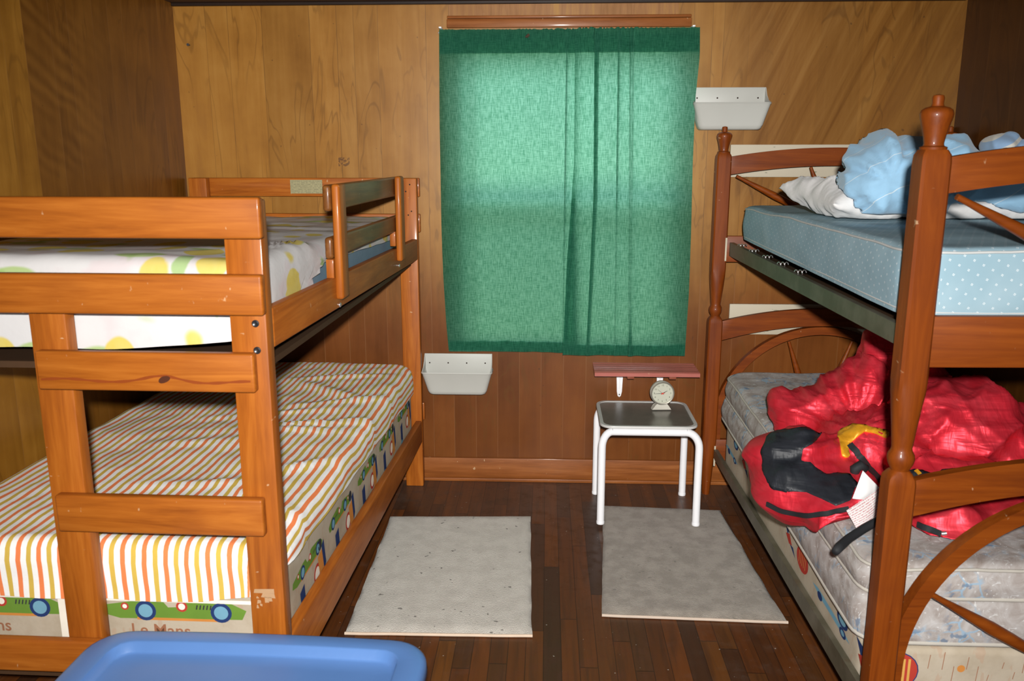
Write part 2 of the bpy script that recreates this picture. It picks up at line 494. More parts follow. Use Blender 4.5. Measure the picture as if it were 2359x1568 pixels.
RACE = [m_race, m_pgreen, m_pblue, m_plblue, m_pred, m_pbrown, m_porange, m_pink, m_pgold, m_pcream]
m_blue_cloth = plain('blue_ticking', (.17, .25, .32, 1), .9, .1)

def dots_mat():
    t = NT('blue_dotted_ticking'); uv = t.coord('UV'); 
    p = .0245
    m = t.mapping(uv, (1 / p, 1 / p, 1), (0, 0, math.radians(28)))
    fx, fy, _ = t.sep(t.n('VectorMath', {0: m}, operation='FRACTION').outputs[0])
    dx = t.math('ABSOLUTE', t.math('SUBTRACT', fx, .5)); dy = t.math('ABSOLUTE', t.math('SUBTRACT', fy, .5))
    d = t.math('MAXIMUM', dx, dy)
    dot = t.math('LESS_THAN', d, .092)
    gapx = t.math('MAXIMUM', t.math('LESS_THAN', dx, .02), t.math('LESS_THAN', dy, .02))
    dot = t.math('MULTIPLY', dot, t.math('SUBTRACT', 1, gapx))
    n = t.noise(uv, 3.5, 4, .6)
    c = t.mix(t.step(n, .35, .7), (.25, .375, .44, 1), (.31, .43, .49, 1))
    st = t.step(t.noise(uv, 2.4, 5, .65), .58, .72)
    c = t.mix(t.math('MULTIPLY', st, .3), c, (.30, .33, .33, 1))
    c = t.mix(t.math('MULTIPLY', dot, .85), c, (.78, .80, .80, 1))
    t.bsdf(c, .85, .15, t.bump(t.noise(uv, 10, 3), .25, .008)); return t.m
m_dots = dots_mat()
m_blue_top = plain('blue_ticking_plain', (.22, .28, .33, 1), .9, .1, var=.2, vs=6)

def quilt_mat():
    t = NT('grey_damask'); uv = t.coord('UV')
    n = t.noise(uv, 12, 5, .6, 1.5)
    c = t.ramp(n, [(.3, (.25, .205, .18, 1)), (.5, (.37, .335, .315, 1)), (.7, (.48, .46, .45, 1))])
    fl = t.n('TexVoronoi', {'Vector': t.n('VectorMath', {0: uv, 1: t.n('VectorMath', {0: t.noise(uv, 20, 2, out=1), 3: .03}, operation='SCALE').outputs[0]}, operation='ADD').outputs[0], 'Scale': 26.0}, feature='DISTANCE_TO_EDGE').outputs[0]
    ed = t.math('SUBTRACT', 1, t.step(fl, .02, .09))
    blot = t.step(t.noise(uv, 7, 3), .48, .60)
    c = t.mix(t.math('MULTIPLY', t.math('MULTIPLY', ed, blot), .85), c, (.27, .40, .52, 1))
    wl = t.step(t.noise(t.mapping(uv, (1, 1.3, 1), (0, 0, .6)), 34, 3, .6, 2), .60, .68)
    c = t.mix(t.math('MULTIPLY', wl, .6), c, (.70, .71, .71, 1))
    nv = t.math('MULTIPLY', t.step(t.noise(uv, 30, 2), .56, .62), blot)
    c = t.mix(t.math('MULTIPLY', nv, .7), c, (.10, .17, .27, 1))
    t.bsdf(c, .7, .25, t.bump(n, .4, .006)); return t.m
m_quilt = quilt_mat()
m_seam = plain('cream_tape', (.44, .41, .36, 1), .8, .2)
m_pipe = plain('white_piping', (.50, .51, .50, 1), .8, .2)

def cloth_mat(name, col, var=.1, rough=.85, stripes=None, sheen=.2):
    t = NT(name); v = t.coord()
    c = t.mix(t.noise(v, 6, 3), sc(col, 1 - var), sc(col, 1 + var))
    if stripes:
        x, y, z = t.sep(t.mapping(v, (1, 1, 1), stripes[2]))
        w = t.math('ADD', z, t.math('MULTIPLY', t.noise(v, 3, 2), .05))
        f = t.math('FRACT', t.math('DIVIDE', w, stripes[0]))
        c = t.mix(t.math('MULTIPLY', t.math('LESS_THAN', f, stripes[3]), stripes[4]), c, stripes[1])
    nm = t.bump(t.noise(v, 34, 4, .6), .25, .006)
    t.bsdf(c, rough, .15, nm, **{'Sheen Weight': sheen}); return t.m
m_pillow = cloth_mat('white_cotton', (.62, .61, .60, 1), .06)
m_bluebag = cloth_mat('pale_blue_cotton', (.26, .45, .62, 1), .08, stripes=(.085, (.80, .78, .70, 1), (.5, .3, 0), .022, .45))
m_bluefold = cloth_mat('blue_cream_cotton', (.26, .40, .60, 1), .08, stripes=(.045, (.74, .66, .50, 1), (.0, .6, 0), .3, .7))

def satin(name, c0, c1, rough=.47, spec=.3, metal=.5):
    t = NT(name); v = t.coord()
    n = t.noise(v, 9, 4, .6, .6)
    c = t.mix(t.step(n, .35, .7), c0, c1)
    f1 = t.math('ADD', t.noise(t.mapping(v, (5, 6, 30), (.2, .7, 0)), 1, 2, .5, .7), t.math('MULTIPLY', t.noise(t.mapping(v, (36, 10, 9), (0, .5, .2)), 1, 2, .5, .6), .5))
    t.bsdf(c, rough, spec, t.bump(f1, .6, .014), **{'Metallic': metal})
    return t.m
m_red = satin('red_nylon', (.66, .024, .042, 1), (.76, .050, .074, 1))
m_black = satin('black_nylon', (.012, .014, .018, 1), (.02, .022, .028, 1), .5, .3, .0)
m_yellow = satin('yellow_nylon', (.60, .26, .012, 1), (.72, .35, .02, 1), .42, .4, .2)
m_web = plain('black_webbing', (.015, .016, .018, 1), .7, .3, bumpk=.3)
def label_mat():
    t = NT('printed_label'); v = t.coord('UV'); x, y, _ = t.sep(v)
    ln = t.math('GREATER_THAN', t.math('FRACT', t.math('MULTIPLY', y, 11)), .55)
    br = t.step(t.noise(t.mapping(v, (40, 11, 1)), 1, 2), .42, .5)
    c = t.mix(t.math('MULTIPLY', t.math('MULTIPLY', ln, br), .8), (.60, .59, .58, 1), (.40, .10, .12, 1))
    t.bsdf(c, .6, .3); return t.m
m_label = label_mat()

# metals, plastics
def metal_rail():
    t = NT('dull_olive_steel'); v = t.coord()
    n = t.noise(v, 8, 5, .65)
    c = t.mix(t.step(n, .4, .65), (.105, .095, .062, 1), (.155, .14, .10, 1))
    r = t.step(t.noise(v, 22, 4), .62, .7)
    c = t.mix(t.math('MULTIPLY', r, .35), c, (.10, .055, .025, 1))
    t.bsdf(c, .42, .5, None, Metallic=.35); return t.m
m_steel = metal_rail()
m_bolt = plain('dark_bolt', (.08, .08, .085, 1), .35, .6, Metallic=.8)
m_white_metal = plain('white_enamel', (.80, .80, .82, 1), .28, .5, var=.03)
m_bin = plain('off_white_plastic', (.44, .44, .405, 1), .45, .4, var=.06, vs=8)
m_hole = plain('dark_hole', (.03, .02, .015, 1), .8, .1)
m_chrome = plain('bright_steel', (.7, .7, .7, 1), .3, .6, Metallic=.9)
m_cream = None
def cream_paint():
    t = NT('cream_paint'); v = t.coord()
    n = t.noise(v, 5, 4)
    c = t.mix(n, (.42, .37, .275, 1), (.50, .445, .345, 1))
    x, y, z = t.sep(v)
    ch = t.step(t.noise(t.mapping(v, (18, 1, 60)), 1, 3), .66, .70)
    c = t.mix(t.math('MULTIPLY', ch, .7), c, (.06, .09, .05, 1))
    t.bsdf(c, .6, .3); return t.m
m_cream = cream_paint()
m_tote = plain('blue_plastic', (.085, .185, .42, 1), .36, .4, var=.05, vs=10, bumpk=.12)
m_redpaint = wood('red_paint_shelf', 'x', (.30, .085, .065, 1), (.40, .125, .10, 1), (.46, .16, .13, 1), rough=.3, scratch=.2, coat=.5)
m_redwood = wood('red_stain', 'x', (.16, .04, .02, 1), (.22, .06, .03, 1), (.27, .08, .04, 1))
def glass_top():
    t = NT('pebbled_glass'); v = t.coord()
    n = t.noise(v, 170, 2)
    c = t.mix(t.noise(v, 14, 3), (.10, .092, .078, 1), (.17, .155, .13, 1))
    t.bsdf(c, .22, .6, t.bump(n, .25, .0015)); return t.m
m_glass_top = glass_top()
m_clock = plain('ivory_plastic', (.50, .475, .41, 1), .35, .4, var=.03)
m_dial = plain('dial_cream', (.47, .47, .385, 1), .7, .1, var=.03)
m_hand = plain('clock_hand_black', (.02, .02, .02, 1), .5)
m_handred = plain('clock_hand_red', (.6, .05, .03, 1), .5)
m_brass = plain('aged_brass_ring', (.5, .47, .40, 1), .3, .5, Metallic=.7)
m_plate = None
def plate_mat():
    t = NT('printed_notice'); v = t.coord(); x, y, z = t.sep(v)
    ln = t.math('GREATER_THAN', t.math('FRACT', t.math('DIVIDE', z, .0075)), .5)
    br = t.step(t.noise(t.mapping(v, (160, 1, 133)), 1, 2), .45, .5)
    c = t.mix(t.math('MULTIPLY', t.math('MULTIPLY', ln, br), .5), (.33, .30, .16, 1), (.10, .09, .05, 1))
    t.bsdf(c, .4, .5); return t.m
m_plate = plate_mat()
m_deck = plain('dark_plywood', (.06, .03, .014, 1), .7, .2)

def curtain_mat():
    t = NT('green_curtain_cotton'); v = t.coord(); uv = t.coord('UV')
    slub = t.noise(t.mapping(v, (260, 1, 26)), 1, 3, .6)
    slub2 = t.noise(t.mapping(v, (30, 1, 300)), 1, 3, .6)
    f = t.math('ADD', t.math('MULTIPLY', slub, .6), t.math('MULTIPLY', slub2, .4))
    k = t.step(f, .36, .64)
    dc = t.mix(k, (.010, .058, .036, 1), (.018, .085, .054, 1))
    tc = t.mix(k, (.13, .33, .22, 1), (.36, .62, .49, 1))
    df = t.n('BsdfDiffuse', {0: dc, 1: .5})
    tr = t.n('BsdfTranslucent', {0: tc})
    gl = t.n('BsdfSheen', {0: (.02, .05, .04, 1), 1: .5})
    a = t.n('AddShader', {0: df.outputs[0], 1: t.n('MixShader', {0: .72, 1: t.n('BsdfDiffuse', {0: (0, 0, 0, 1)}).outputs[0], 2: tr.outputs[0]}).outputs[0]})
    t.t.links.new(a.outputs[0], t.out.inputs[0]); return t.m
m_curtain = curtain_mat()
def pane_mat(name, tint, op):
    t = NT(name)
    tr = t.n('BsdfTransparent', {0: tint}); gl = t.n('BsdfGlossy', {0: (1, 1, 1, 1), 1: .03})
    mx = t.n('MixShader', {0: op, 1: tr.outputs[0], 2: gl.outputs[0]})
    t.t.links.new(mx.outputs[0], t.out.inputs[0]); return t.m
m_pane = pane_mat('window_pane', (.93, .96, .95, 1), .06)
def screen_mat():
    t = NT('insect_screen')
    tr = t.n('BsdfTransparent', {0: (1, 1, 1, 1)}); df = t.n('BsdfDiffuse', {0: (.03, .035, .03, 1)})
    mx = t.n('MixShader', {0: .32, 1: tr.outputs[0], 2: df.outputs[0]})
    t.t.links.new(mx.outputs[0], t.out.inputs[0]); return t.m
m_screen = screen_mat()
m_winframe = plain('window_paint', (.55, .5, .42, 1), .5)

# ------------------------------------------------------------------ room
LROT, RROT = -math.radians(1.0), math.radians(1.6)
def wall_slab(name, x_at_D, rot, t0, t1, y0, mat):
    """side wall: inner face passes through (x_at_D, D), turned by rot about z"""
    o = obj(name, box(t0, t1, y0 - D, .12, -.05, 2.40), mat)
    o.location = (x_at_D, D, 0); o.rotation_euler = (0, 0, rot)
    # keep the panelling coordinate equal to world y
    o.data.transform(Matrix.Translation((0, D, 0))); o.location = Vector((x_at_D, D, 0)) - Matrix.Rotation(rot, 3, 'Z') @ Vector((0, D, 0))
    return struct(o)
bm = box(-2.3, 2.4, -1.15, 4.1, -.08, 0)
struct(obj('floor', bm, m_floor))
struct(obj('ceiling', box(-2.3, 2.4, -1.15, 4.1, 2.252, 2.34), m_ceiling))
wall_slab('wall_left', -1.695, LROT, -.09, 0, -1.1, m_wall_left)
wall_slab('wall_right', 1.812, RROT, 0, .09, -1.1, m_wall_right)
# window wall with its opening
OX0, OX1, OZ0, OZ1 = -.425, .62, .665, 2.07
bm = B()
for (a, b_, c, d) in ((-1.95, OX0, -.05, 2.40), (OX1, 2.1, -.05, 2.40), (OX0, OX1, -.05, OZ0), (OX0, OX1, OZ1, 2.40)):
    add_box(bm, a, b_, D, D + .12, c, d)
struct(obj('wall_back', bm, m_wall_back))
# wall behind the photographer with an added opening that lets in fill light
bm = B()
for (a, b_, c, d) in ((-2.2, -.50, -.05, 2.40), (.50, 2.3, -.05, 2.40), (-.50, .50, 2.03, 2.40)):
    add_box(bm, a, b_, -1.12, -1.02, c, d)
struct(obj('wall_front', bm, m_wall_right))
# skirting, shoe moulding, crown, window head casing, header sheet
bm = box(-1.69, 1.80, D - .016, D - .0005, 0, .118, bev=.004)
add_box(bm, -1.69, 1.80, D - .03, D - .0155, 0, .018, bev=.005)
struct(obj('baseboard_back', bm, m_trim, smooth=35))
struct(obj('trim_1', box(-1.694, 1.80, D - .02, D - .0005, 2.238, 2.252, bev=.003), m_trim_dark))
bm = box(-.455, .627, D - .018, D - .0005, 2.138, 2.176, bev=.004)
add_box(bm, -.452, .624, D - .026, D - .017, 2.176, 2.188, bev=.003)
struct(obj('trim_2', bm, m_trim, smooth=35))
struct(obj('trim_3', box(-.446, .568, D - .006, D - .0005, 2.189, 2.2375), wood('header_ply', 'z', UPD, (.28, .125, .038, 1), UPL, scratch=.1, coat=.05)))
# window
w = thing('window_1', 'double hung window with insect screen behind the green curtains', 'window', (0, 0, 0)); w['kind'] = 'structure'
bm = B(); f = .03
for (a, b_, c, d) in ((OX0, OX0 + f, OZ0, OZ1), (OX1 - f, OX1, OZ0, OZ1), (OX0 + f, OX1 - f, OZ1 - .05, OZ1), (OX0 + f, OX1 - f, OZ0, OZ0 + .015)):
    add_box(bm, a, b_, D + .02, D + .10, c, d)
obj('window_frame', bm, m_winframe, w)
zm = 1.365
for nm, z0, z1, yy in (('upper_sash', zm - .018, OZ1 - .05, D + .075), ('lower_sash', OZ0 + .015, zm + .018, D + .045)):
    bm = B()
    x0, x1 = OX0 + f, OX1 - f
    sw = .028
    for (a, b_, c, d) in ((x0, x0 + sw, z0, z1), (x1 - sw, x1, z0, z1), (x0 + sw, x1 - sw, z1 - .035, z1), (x0 + sw, x1 - sw, z0, z0 + .035)):
        add_box(bm, a, b_, yy - .012, yy + .012, c, d)
    s_ = obj(nm, bm, m_winframe, w)
    obj('pane', box(x0 + sw, x1 - sw, yy - .002, yy + .002, z0 + .035, z1 - .035), m_pane, s_)
obj('insect_screen', box(OX0 + f, OX1 - f, D + .098, D + .0985, OZ0 + .015, zm), m_screen, w)

# ------------------------------------------------------------------ left bunk (honey pine)
LB = thing('bunk_bed', 'honey pine bunk bed with ladder end and plank rails against the left wall', 'bunk bed', (-.630, 1.827, 0), LROT)
W_ = -1.06
for px, py, far in ((-.085, 0, 0), (W_, 0, 0), (-.085, 2.013, 1), (W_, 2.013, 1)):
    p = obj('post', box(px, px + .085, py, py + .045, 0, 1.487 - .004 * far, bev=.005), pine['z'], LB, 35)
    if not far and px > -.2:
        for z in (1.212, 1.150):
            obj('bolt', add_lathe(B(), [(.0085, 0), (.0085, -.002), (.006, -.004), (.003, -.002)], px + .060, 0, z, 14, 'y'), m_bolt, p, 40)
    if far and px > -.2:
        for dx, z in ((.055, 1.455), (.036, 1.424), (.06, 1.335), (.045, 1.318)):
            obj('screw_hole', add_lathe(B(), [(.0035, -.0004), (.0035, .002)], px + dx, py, z, 10, 'y'), m_hole, p)
    if not far and px > -.2:   # scraped patch where tape was peeled off
        bm = B()
        random.seed(3)
        for (u, z, w_, h_) in ((.012, .545, .050, .012), (.030, .533, .034, .012), (.036, .520, .012, .014), (.016, .530, .008, .006), (.018, .518, .010, .008), (.024, .510, .006, .006), (.014, .506, .008, .008), (.046, .524, .010, .010)):
            q = [(px + u + random.uniform(-.002, .002), z + random.uniform(-.002, .002)), (px + u + w_, z + random.uniform(-.002, .002)), (px + u + w_ + random.uniform(-.004, .002), z + h_), (px + u + random.uniform(-.002, .003), z + h_ + random.uniform(-.002, .002))]
            bm.faces.new([bm.verts.new((x, -.0004, zz)) for x, zz in q])
        obj('scraped_patch', bm, plain('raw_scraped_wood', (.42, .25, .13, 1), .8, .2), p, label='pale scraped patch on the post')
def near_rail(nm, z0, z1, x0, x1, dz=0, mat=None):
    o = obj(nm, box(x0, x1, -.027, -.0005, z0, z1, bev=.006, seg=3), pine['x'], LB, 35)
    return o
near_rail('end_rail', 1.404, 1.494, W_ - .01, .010)
near_rail('end_rail', 1.234, 1.325, W_ - .01, .004)
near_rail('end_rail', .325, .412, W_ - .01, -.002)
near_rail('ladder_rung', 1.056, 1.147, -.535, -.026)
near_rail('ladder_rung', .704, .797, -.530, -.028)
obj('ladder_upright', box(-.556, -.468, 0.0, .04, .30, 1.30, bev=.006), pine['z'], LB, 35)
kn = [o for o in LB.children if o.name.startswith('ladder_rung')][0]
bm = B(); bm.faces.new([bm.verts.new((-.237 + .013 * math.cos(a) * (1.25 if math.cos(a) > 0 else .9), -.0273, 1.085 + .008 * math.sin(a) + .004 * math.cos(a))) for a in [2 * PI * i / 18 for i in range(18)]])
obj('knot', bm, plain('dark_knot', (.07, .018, .006, 1), .5), kn, label='dark knot in the rung')
bm = B(); up_ = []; dn_ = []
for i in range(41):
    x = -.525 + .49 * i / 40
    z = 1.081 + .003 * math.sin(i * .35) + .010 * math.exp(-((x + .237) / .05) ** 2)
    h = .0022 + .0016 * math.sin(i * .7) ** 2
    up_.append(bm.verts.new((x, -.0272, z + h))); dn_.append(bm.verts.new((x, -.0272, z - h)))
for i in range(40): bm.faces.new((dn_[i], dn_[i + 1], up_[i + 1], up_[i]))
obj('grain_streak', bm, plain('red_heartwood', (.23, .045, .006, 1), .45), kn, label='reddish grain streak')
for z0, z1 in ((1.398, 1.483), (1.235, 1.32), (.325, .412)):
    obj('end_rail', box(W_, .006, 2.0585, 2.084, z0, z1, bev=.005), pine['x'], LB, 35)
obj('notice_plate', box(-.595, -.445, 2.0555, 2.0583, 1.412, 1.474), m_plate, LB, label='small printed olive notice on the head rail')
for x0 in (-.030, W_):
    obj('side_rail', box(x0, x0 + .030, .0455, 2.0125, 1.146, 1.240, bev=.006, seg=3, shear=(-.033, -.031)), pine['y'], LB, 35)
    obj('side_rail', box(x0, x0 + .030, .0455, 2.0125, .272, .410, bev=.006, seg=3, shear=(-.045, -.073)), pine['y'], LB, 35)
obj('deck_board', box(W_ + .031, -.031, .05, 2.0, 1.088, 1.104), m_deck, LB)
obj('deck_board', box(W_ + .031, -.031, .05, 2.0, .262, .276), m_deck, LB)
# clip-on guard rail
GR = obj('guard_rail', box(-.028, -.0035, .588, 1.62, 1.424, 1.500, bev=.009, seg=3), worn_pine['y'], LB, 35)
obj('lower_bar', box(-.028, -.0035, .588, 1.62, 1.286, 1.350, bev=.009, seg=3, shear=(-.004, -.004)), worn_pine['y'], GR, 35)
for y0 in (.592, 1.520):
    zb = 1.166
    obj('clamp_bar', box(-.003, .022, y0, y0 + .078, zb, 1.503, bev=.009, seg=3), pine['z'], GR, 35)
    obj('spacer_block', box(-.027, -.004, y0, y0 + .075, 1.2265, 1.286, bev=.003), pine['z'], GR, 35)
    obj('bolt', add_lathe(B(), [(.007, 0), (.007, .003), (.004, .005)], 0.0005, y0 + .03, zb - .02, 12, 'x'), m_chrome, GR, 40)

def loc(o, bed):
    o.location = bed.location; o.rotation_euler = bed.rotation_euler; return o

# ---- mattresses and sheets of the left bunk
def race_prints(bm, side, x0, x1, z0, z1, at, flip=1):
    """printed cars, badges and lettering; side='y' face looks to -y at y=at, side='x' face at x=at"""
    def pt(u, v, k=0):
        e = .0008 + .0003 * k
        return (u, at - e, v) if side == 'y' else (at + flip * e, u, v)
    def poly(pts, mi, k=0):
        vs = [bm.verts.new(pt(u, v, k)) for u, v in pts]
        f = bm.faces.new(vs); f.material_index = mi
        f.normal_update()
        want = Vector((0, -1, 0)) if side == 'y' else Vector((flip, 0, 0))
        if f.normal.dot(want) < 0: f.normal_flip()
    def disc(u, v, r, mi, k=0, ry=None):
        ry = ry or r
        poly([(u + r * math.cos(a), v + ry * math.sin(a)) for a in [2 * PI * i / 20 for i in range(20)]], mi, k)
    def txt(s, u, v, size, mi):
        if side == 'y': M = Matrix.Translation((u, at - .0016, v)) @ Matrix.Rotation(PI / 2, 4, 'X')
        else: M = Matrix.Translation((at + flip * .0016, u, v)) @ Matrix.Rotation(PI / 2 * flip, 4, 'Z') @ Matrix.Rotation(PI / 2, 4, 'X')
        text_into(bm, s, size, M, mi)
    def car(u, v, L=.30, d=1, col=1):
        h = L * .12
        poly([(u - d * L * .62, v - h * .35), (u - d * L * .60, v + h * .25), (u - d * L * .2, v + h * .8), (u - d * L * .08, v + h * .85), (u - d * L * .02, v + h * .2), (u + d * L * .08, v + h * .25), (u + d * L * .13, v + h * .95), (u + d * L * .2, v + h), (u + d * L * .5, v + h * .75), (u + d * L * .66, v + h * .1), (u + d * L * .62, v - h * .6), (u - d * L * .45, v - h * .75)], col, 0)
        poly([(u - L * .3, v - h * .62), (u + L * .4, v - h * .62), (u + L * .4, v - h * .82), (u - L * .3, v - h * .82)], 6, 1)
        for i in range(7):
            s = u + d * (L * .22 + i * L * .03)
            poly([(s, v + h * .1), (s + L * .012, v + h * .1), (s + L * .022, v + h * .45), (s + L * .01, v + h * .45)], 7, 1)
        disc(u + d * L * .1, v + h * .3, L * .05, 4, 1); disc(u + d * L * .1, v + h * .3, L * .03, 9, 2)
        disc(u - d * L * .40, v + h * .2, L * .035, 4, 1); disc(u - d * L * .40, v + h * .2, L * .02, 9, 2)
        for s in (-.22, .44):
            disc(u + d * L * s, v - h * .1, L * .092, 2, 2); disc(u + d * L * s, v - h * .1, L * .062, 3, 3)
    return poly, disc, txt, car

def zl(y, a, b): return a + (b - a) * y / 2.0

# lower mattress: racing-car ticking
bm, _ = cloth_block(-1.020, -.036, .062, 2.005, lambda x, y: .604 - .012 * y / 2, .03, .05, lambda *a: .290, bottom=True, nin=6, nsk=4)
poly, disc, txt, car = race_prints(bm, 'y', 0, 0, 0, 0, .062)
for u in (-.318, -.793):
    car(u, .455, .298, 1)
    txt('Le Mans', u - .03, .3965, .047, 5)
poly([(-.612, .500), (-.580, .500), (-.580, .300), (-.612, .300)], 9, 3)
poly([(-.98, .487), (-.08, .487), (-.08, .477), (-.98, .477)], 9, 2)
poly, disc, txt, car = race_prints(bm, 'x', 0, 0, 0, 0, -.036)
for i in range(5):
    u = .24 + i * .36
    car(u + .06, .470, .22, -1 if i % 2 else 1)
    disc(u + .14, .395, .032, 4, 1); disc(u + .14, .395, .022, 9, 2)
    poly([(u + .15, .44), (u + .20, .45), (u + .21, .36), (u + .17, .35)], 6, 2)
    poly([(u + .19, .46), (u + .215, .47), (u + .23, .39), (u + .21, .37)], 2, 3)
    disc(u + .175, .47, .018, 7, 3)
    poly([(u - .02, .42), (u + .02, .43), (u + .03, .34), (u - .01, .33)], 2, 2)
    disc(u + .0, .335, .02, 3, 3)
loc(tag(obj('mattress', bm, RACE, None, 40), 'tan racing car print mattress on the lower left bunk', 'mattress'), LB)

def sh_top(x, y): return .617 + .014 * (1 - y / 2) * 1.0 + .010 * math.cos((x + .53) * 2.6)
def sh_wr(x, y):
    # pulled folds near the aisle side and at the middle
    v = 0
    for (fx, fy, dx, dy, w, h) in ((-.20, 1.06, .95, .30, .016, .016), (-.12, 1.38, .9, .44, .020, .014), (-.25, .98, 1, .08, .018, .010), (-.30, 1.50, .8, -.6, .03, .014),
                                   (-.45, 1.15, .95, .3, .022, .009), (-.55, .82, .98, .2, .03, .007), (-.4, .45, 1, .1, .02, .008), (-.12, .30, .8, -.6, .018, .012), (-.3, 1.72, .95, .3, .022, .012), (-.15, .62, .75, .66, .02, .012)):
        L = math.hypot(dx, dy); dx /= L; dy /= L
        s = (x - fx) * dx + (y - fy) * dy; n = -(x - fx) * dy + (y - fy) * dx
        v += h * math.exp(-(s / .20) ** 2) * math.exp(-(n / w) ** 2)
    return v + .007 * fbm((x, y, 0), 5)
def sh_hem(x, y, nx, ny):
    if ny < -.5:
        return .487 + .034 * max(0, (x + .22) / .2) + .006 * nz(x, 0, 0, 7)
    if nx > .5:
        return .560 - .062 * min(1, max(0, (y - .1) / 1.75)) + .006 * nz(y, 3, 0, 5)
    return .47
def sh_sk(x, y, nx, ny, t): return .004 + .005 * t * nz(x * 7, y * 7, t * 2)
bm, _ = cloth_block(-1.026, -.026, .052, 2.011, sh_top, .035, .06, sh_hem, sh_wr, sh_sk, nin=44)
loc(tag(obj('fitted_sheet', bm, m_stripe, None, 180), 'orange and gold striped sheet on the lower left bunk', 'bed sheet'), LB)

# upper mattress
bm, _ = cloth_block(-1.014, -.050, .070, 1.985, lambda x, y: 1.325 - .018 * y, .03, .05, lambda x, y, nx, ny: 1.172 - .03 * y / 2, bottom=True, nin=6, nsk=4)
loc(tag(obj('mattress', bm, m_blue_cloth, None, 40), 'blue mattress under the tulip print sheet on the upper left bunk', 'mattress'), LB)
def u_top(x, y): return 1.346 - .020 * y + .008 * math.cos((x + .53) * 2.6)
def u_wr(x, y):
    v = .007 * fbm((x + 4, y, 0), 4)
    for (fx, fy, dx, dy, w, h) in ((-.4, 1.15, 1, .05, .012, .006), (-.1, .5, .7, .7, .02, .012), (-.12, .38, .6, .8, .018, .010)):
        s = (x - fx) * dx + (y - fy) * dy; n = -(x - fx) * dy + (y - fy) * dx
        v += h * math.exp(-(s / .22) ** 2) * math.exp(-(n / w) ** 2)
    return v
def u_hem(x, y, nx, ny):
    if ny < -.5:
        return 1.136 + .030 * min(1, max(0, (x + .45) / .4)) ** 2 + .004 * nz(x, 1, 0, 6)
    if nx > .5:
        if y < .62: return 1.150 + .125 * (max(0, y - .12) / .50) ** 1.3
        return 1.275 - .035 * min(1, (y - .62) / 1.1) + .004 * nz(y, 2, 0, 6)
    return 1.15
def u_sk(x, y, nx, ny, t):
    k = .0
    if nx > .5 and y < .8: k = .007 * math.sin((y * 1.0 + t * .22) * 75)
    return .004 + k * t + .004 * t * nz(x * 8, y * 8, t * 2)
bm, _ = cloth_block(-1.018, -.044, .060, 1.99, u_top, .04, .06, u_hem, u_wr, u_sk, nin=30)
loc(tag(obj('fitted_sheet', bm, m_floral, None, 180), 'white tulip print sheet on the upper left bunk', 'bed sheet'), LB)

# ------------------------------------------------------------------ right bunk (cherry, wagon-wheel ends)
RB = thing('bunk_bed', 'cherry stained bunk bed with turned posts and wagon wheel ends along the right wall', 'bunk bed', (.826, 1.88, 0), RROT)
BW, BL = .98, 1.93
hx, hy = .0315, .029
SEC = [(0, .017, .017, 0), (.02, .019, .019, 0), (.20, .031, .029, 0), (.235, .0325, .030, .35), (.27, hx, hy, 1), (.835, hx, hy, 1), (.850, hx * .97, hy * .97, .9), (.862, hx * .80, hy * .80, .6),
       (.868, .021, .021, 0), (.872, .022, .022, 0), (.884, .028, .028, 0), (.896, .0305, .0305, 0), (.906, .029, .029, 0), (.915, .024, .024, 0), (.921, .0225, .0225, 0), (.930, .0235, .0235, 0),
       (.97, .0275, .0275, 0), (1.02, .0325, .032, .12), (1.055, .0345, .0325, .45), (1.085, hx * 1.04, hy * 1.04, .85), (1.12, hx, hy, 1), (1.568, hx, hy, 1), (1.583, hx * .97, hy * .97, .95), (1.594, hx * .82, hy * .82, .7), (1.5945, .01, .01, .5)]
FIN = [(.027, 1.594), (.028, 1.599), (.021, 1.602), (.020, 1.607), (.0225, 1.622), (.0275, 1.642), (.0325, 1.660), (.0335, 1.668), (.031, 1.676), (.024, 1.681), (.013, 1.684), (.0115, 1.690), (.0125, 1.700), (.0105, 1.706), (.003, 1.708)]
def arch(x0, x1, zt, zb, rise_t, rise_b, n=28):
    top = []; bot = []
    for i in range(n + 1):
        t = i / n; k = 1 - (2 * t - 1) ** 2
        x = x0 + (x1 - x0) * t
        top.append((x, zt + rise_t * k)); bot.append((x, zb + rise_b * k))
    return top + bot[::-1]
def spoke_bm(hubx, hubz, ang, r0, r1, y):
    c, s = math.cos(ang), math.sin(ang)
    L = r1 - r0
    prof = [(0, .0095), (.15, .0115), (.4, .0155), (.55, .0165), (.75, .0115), (.92, .0075), (1, .007)]
    return tube([(hubx + (r0 + L * t) * c, y, hubz + (r0 + L * t) * s) for t, _ in prof], [r for _, r in prof], n=14)
cxw = BW / 2
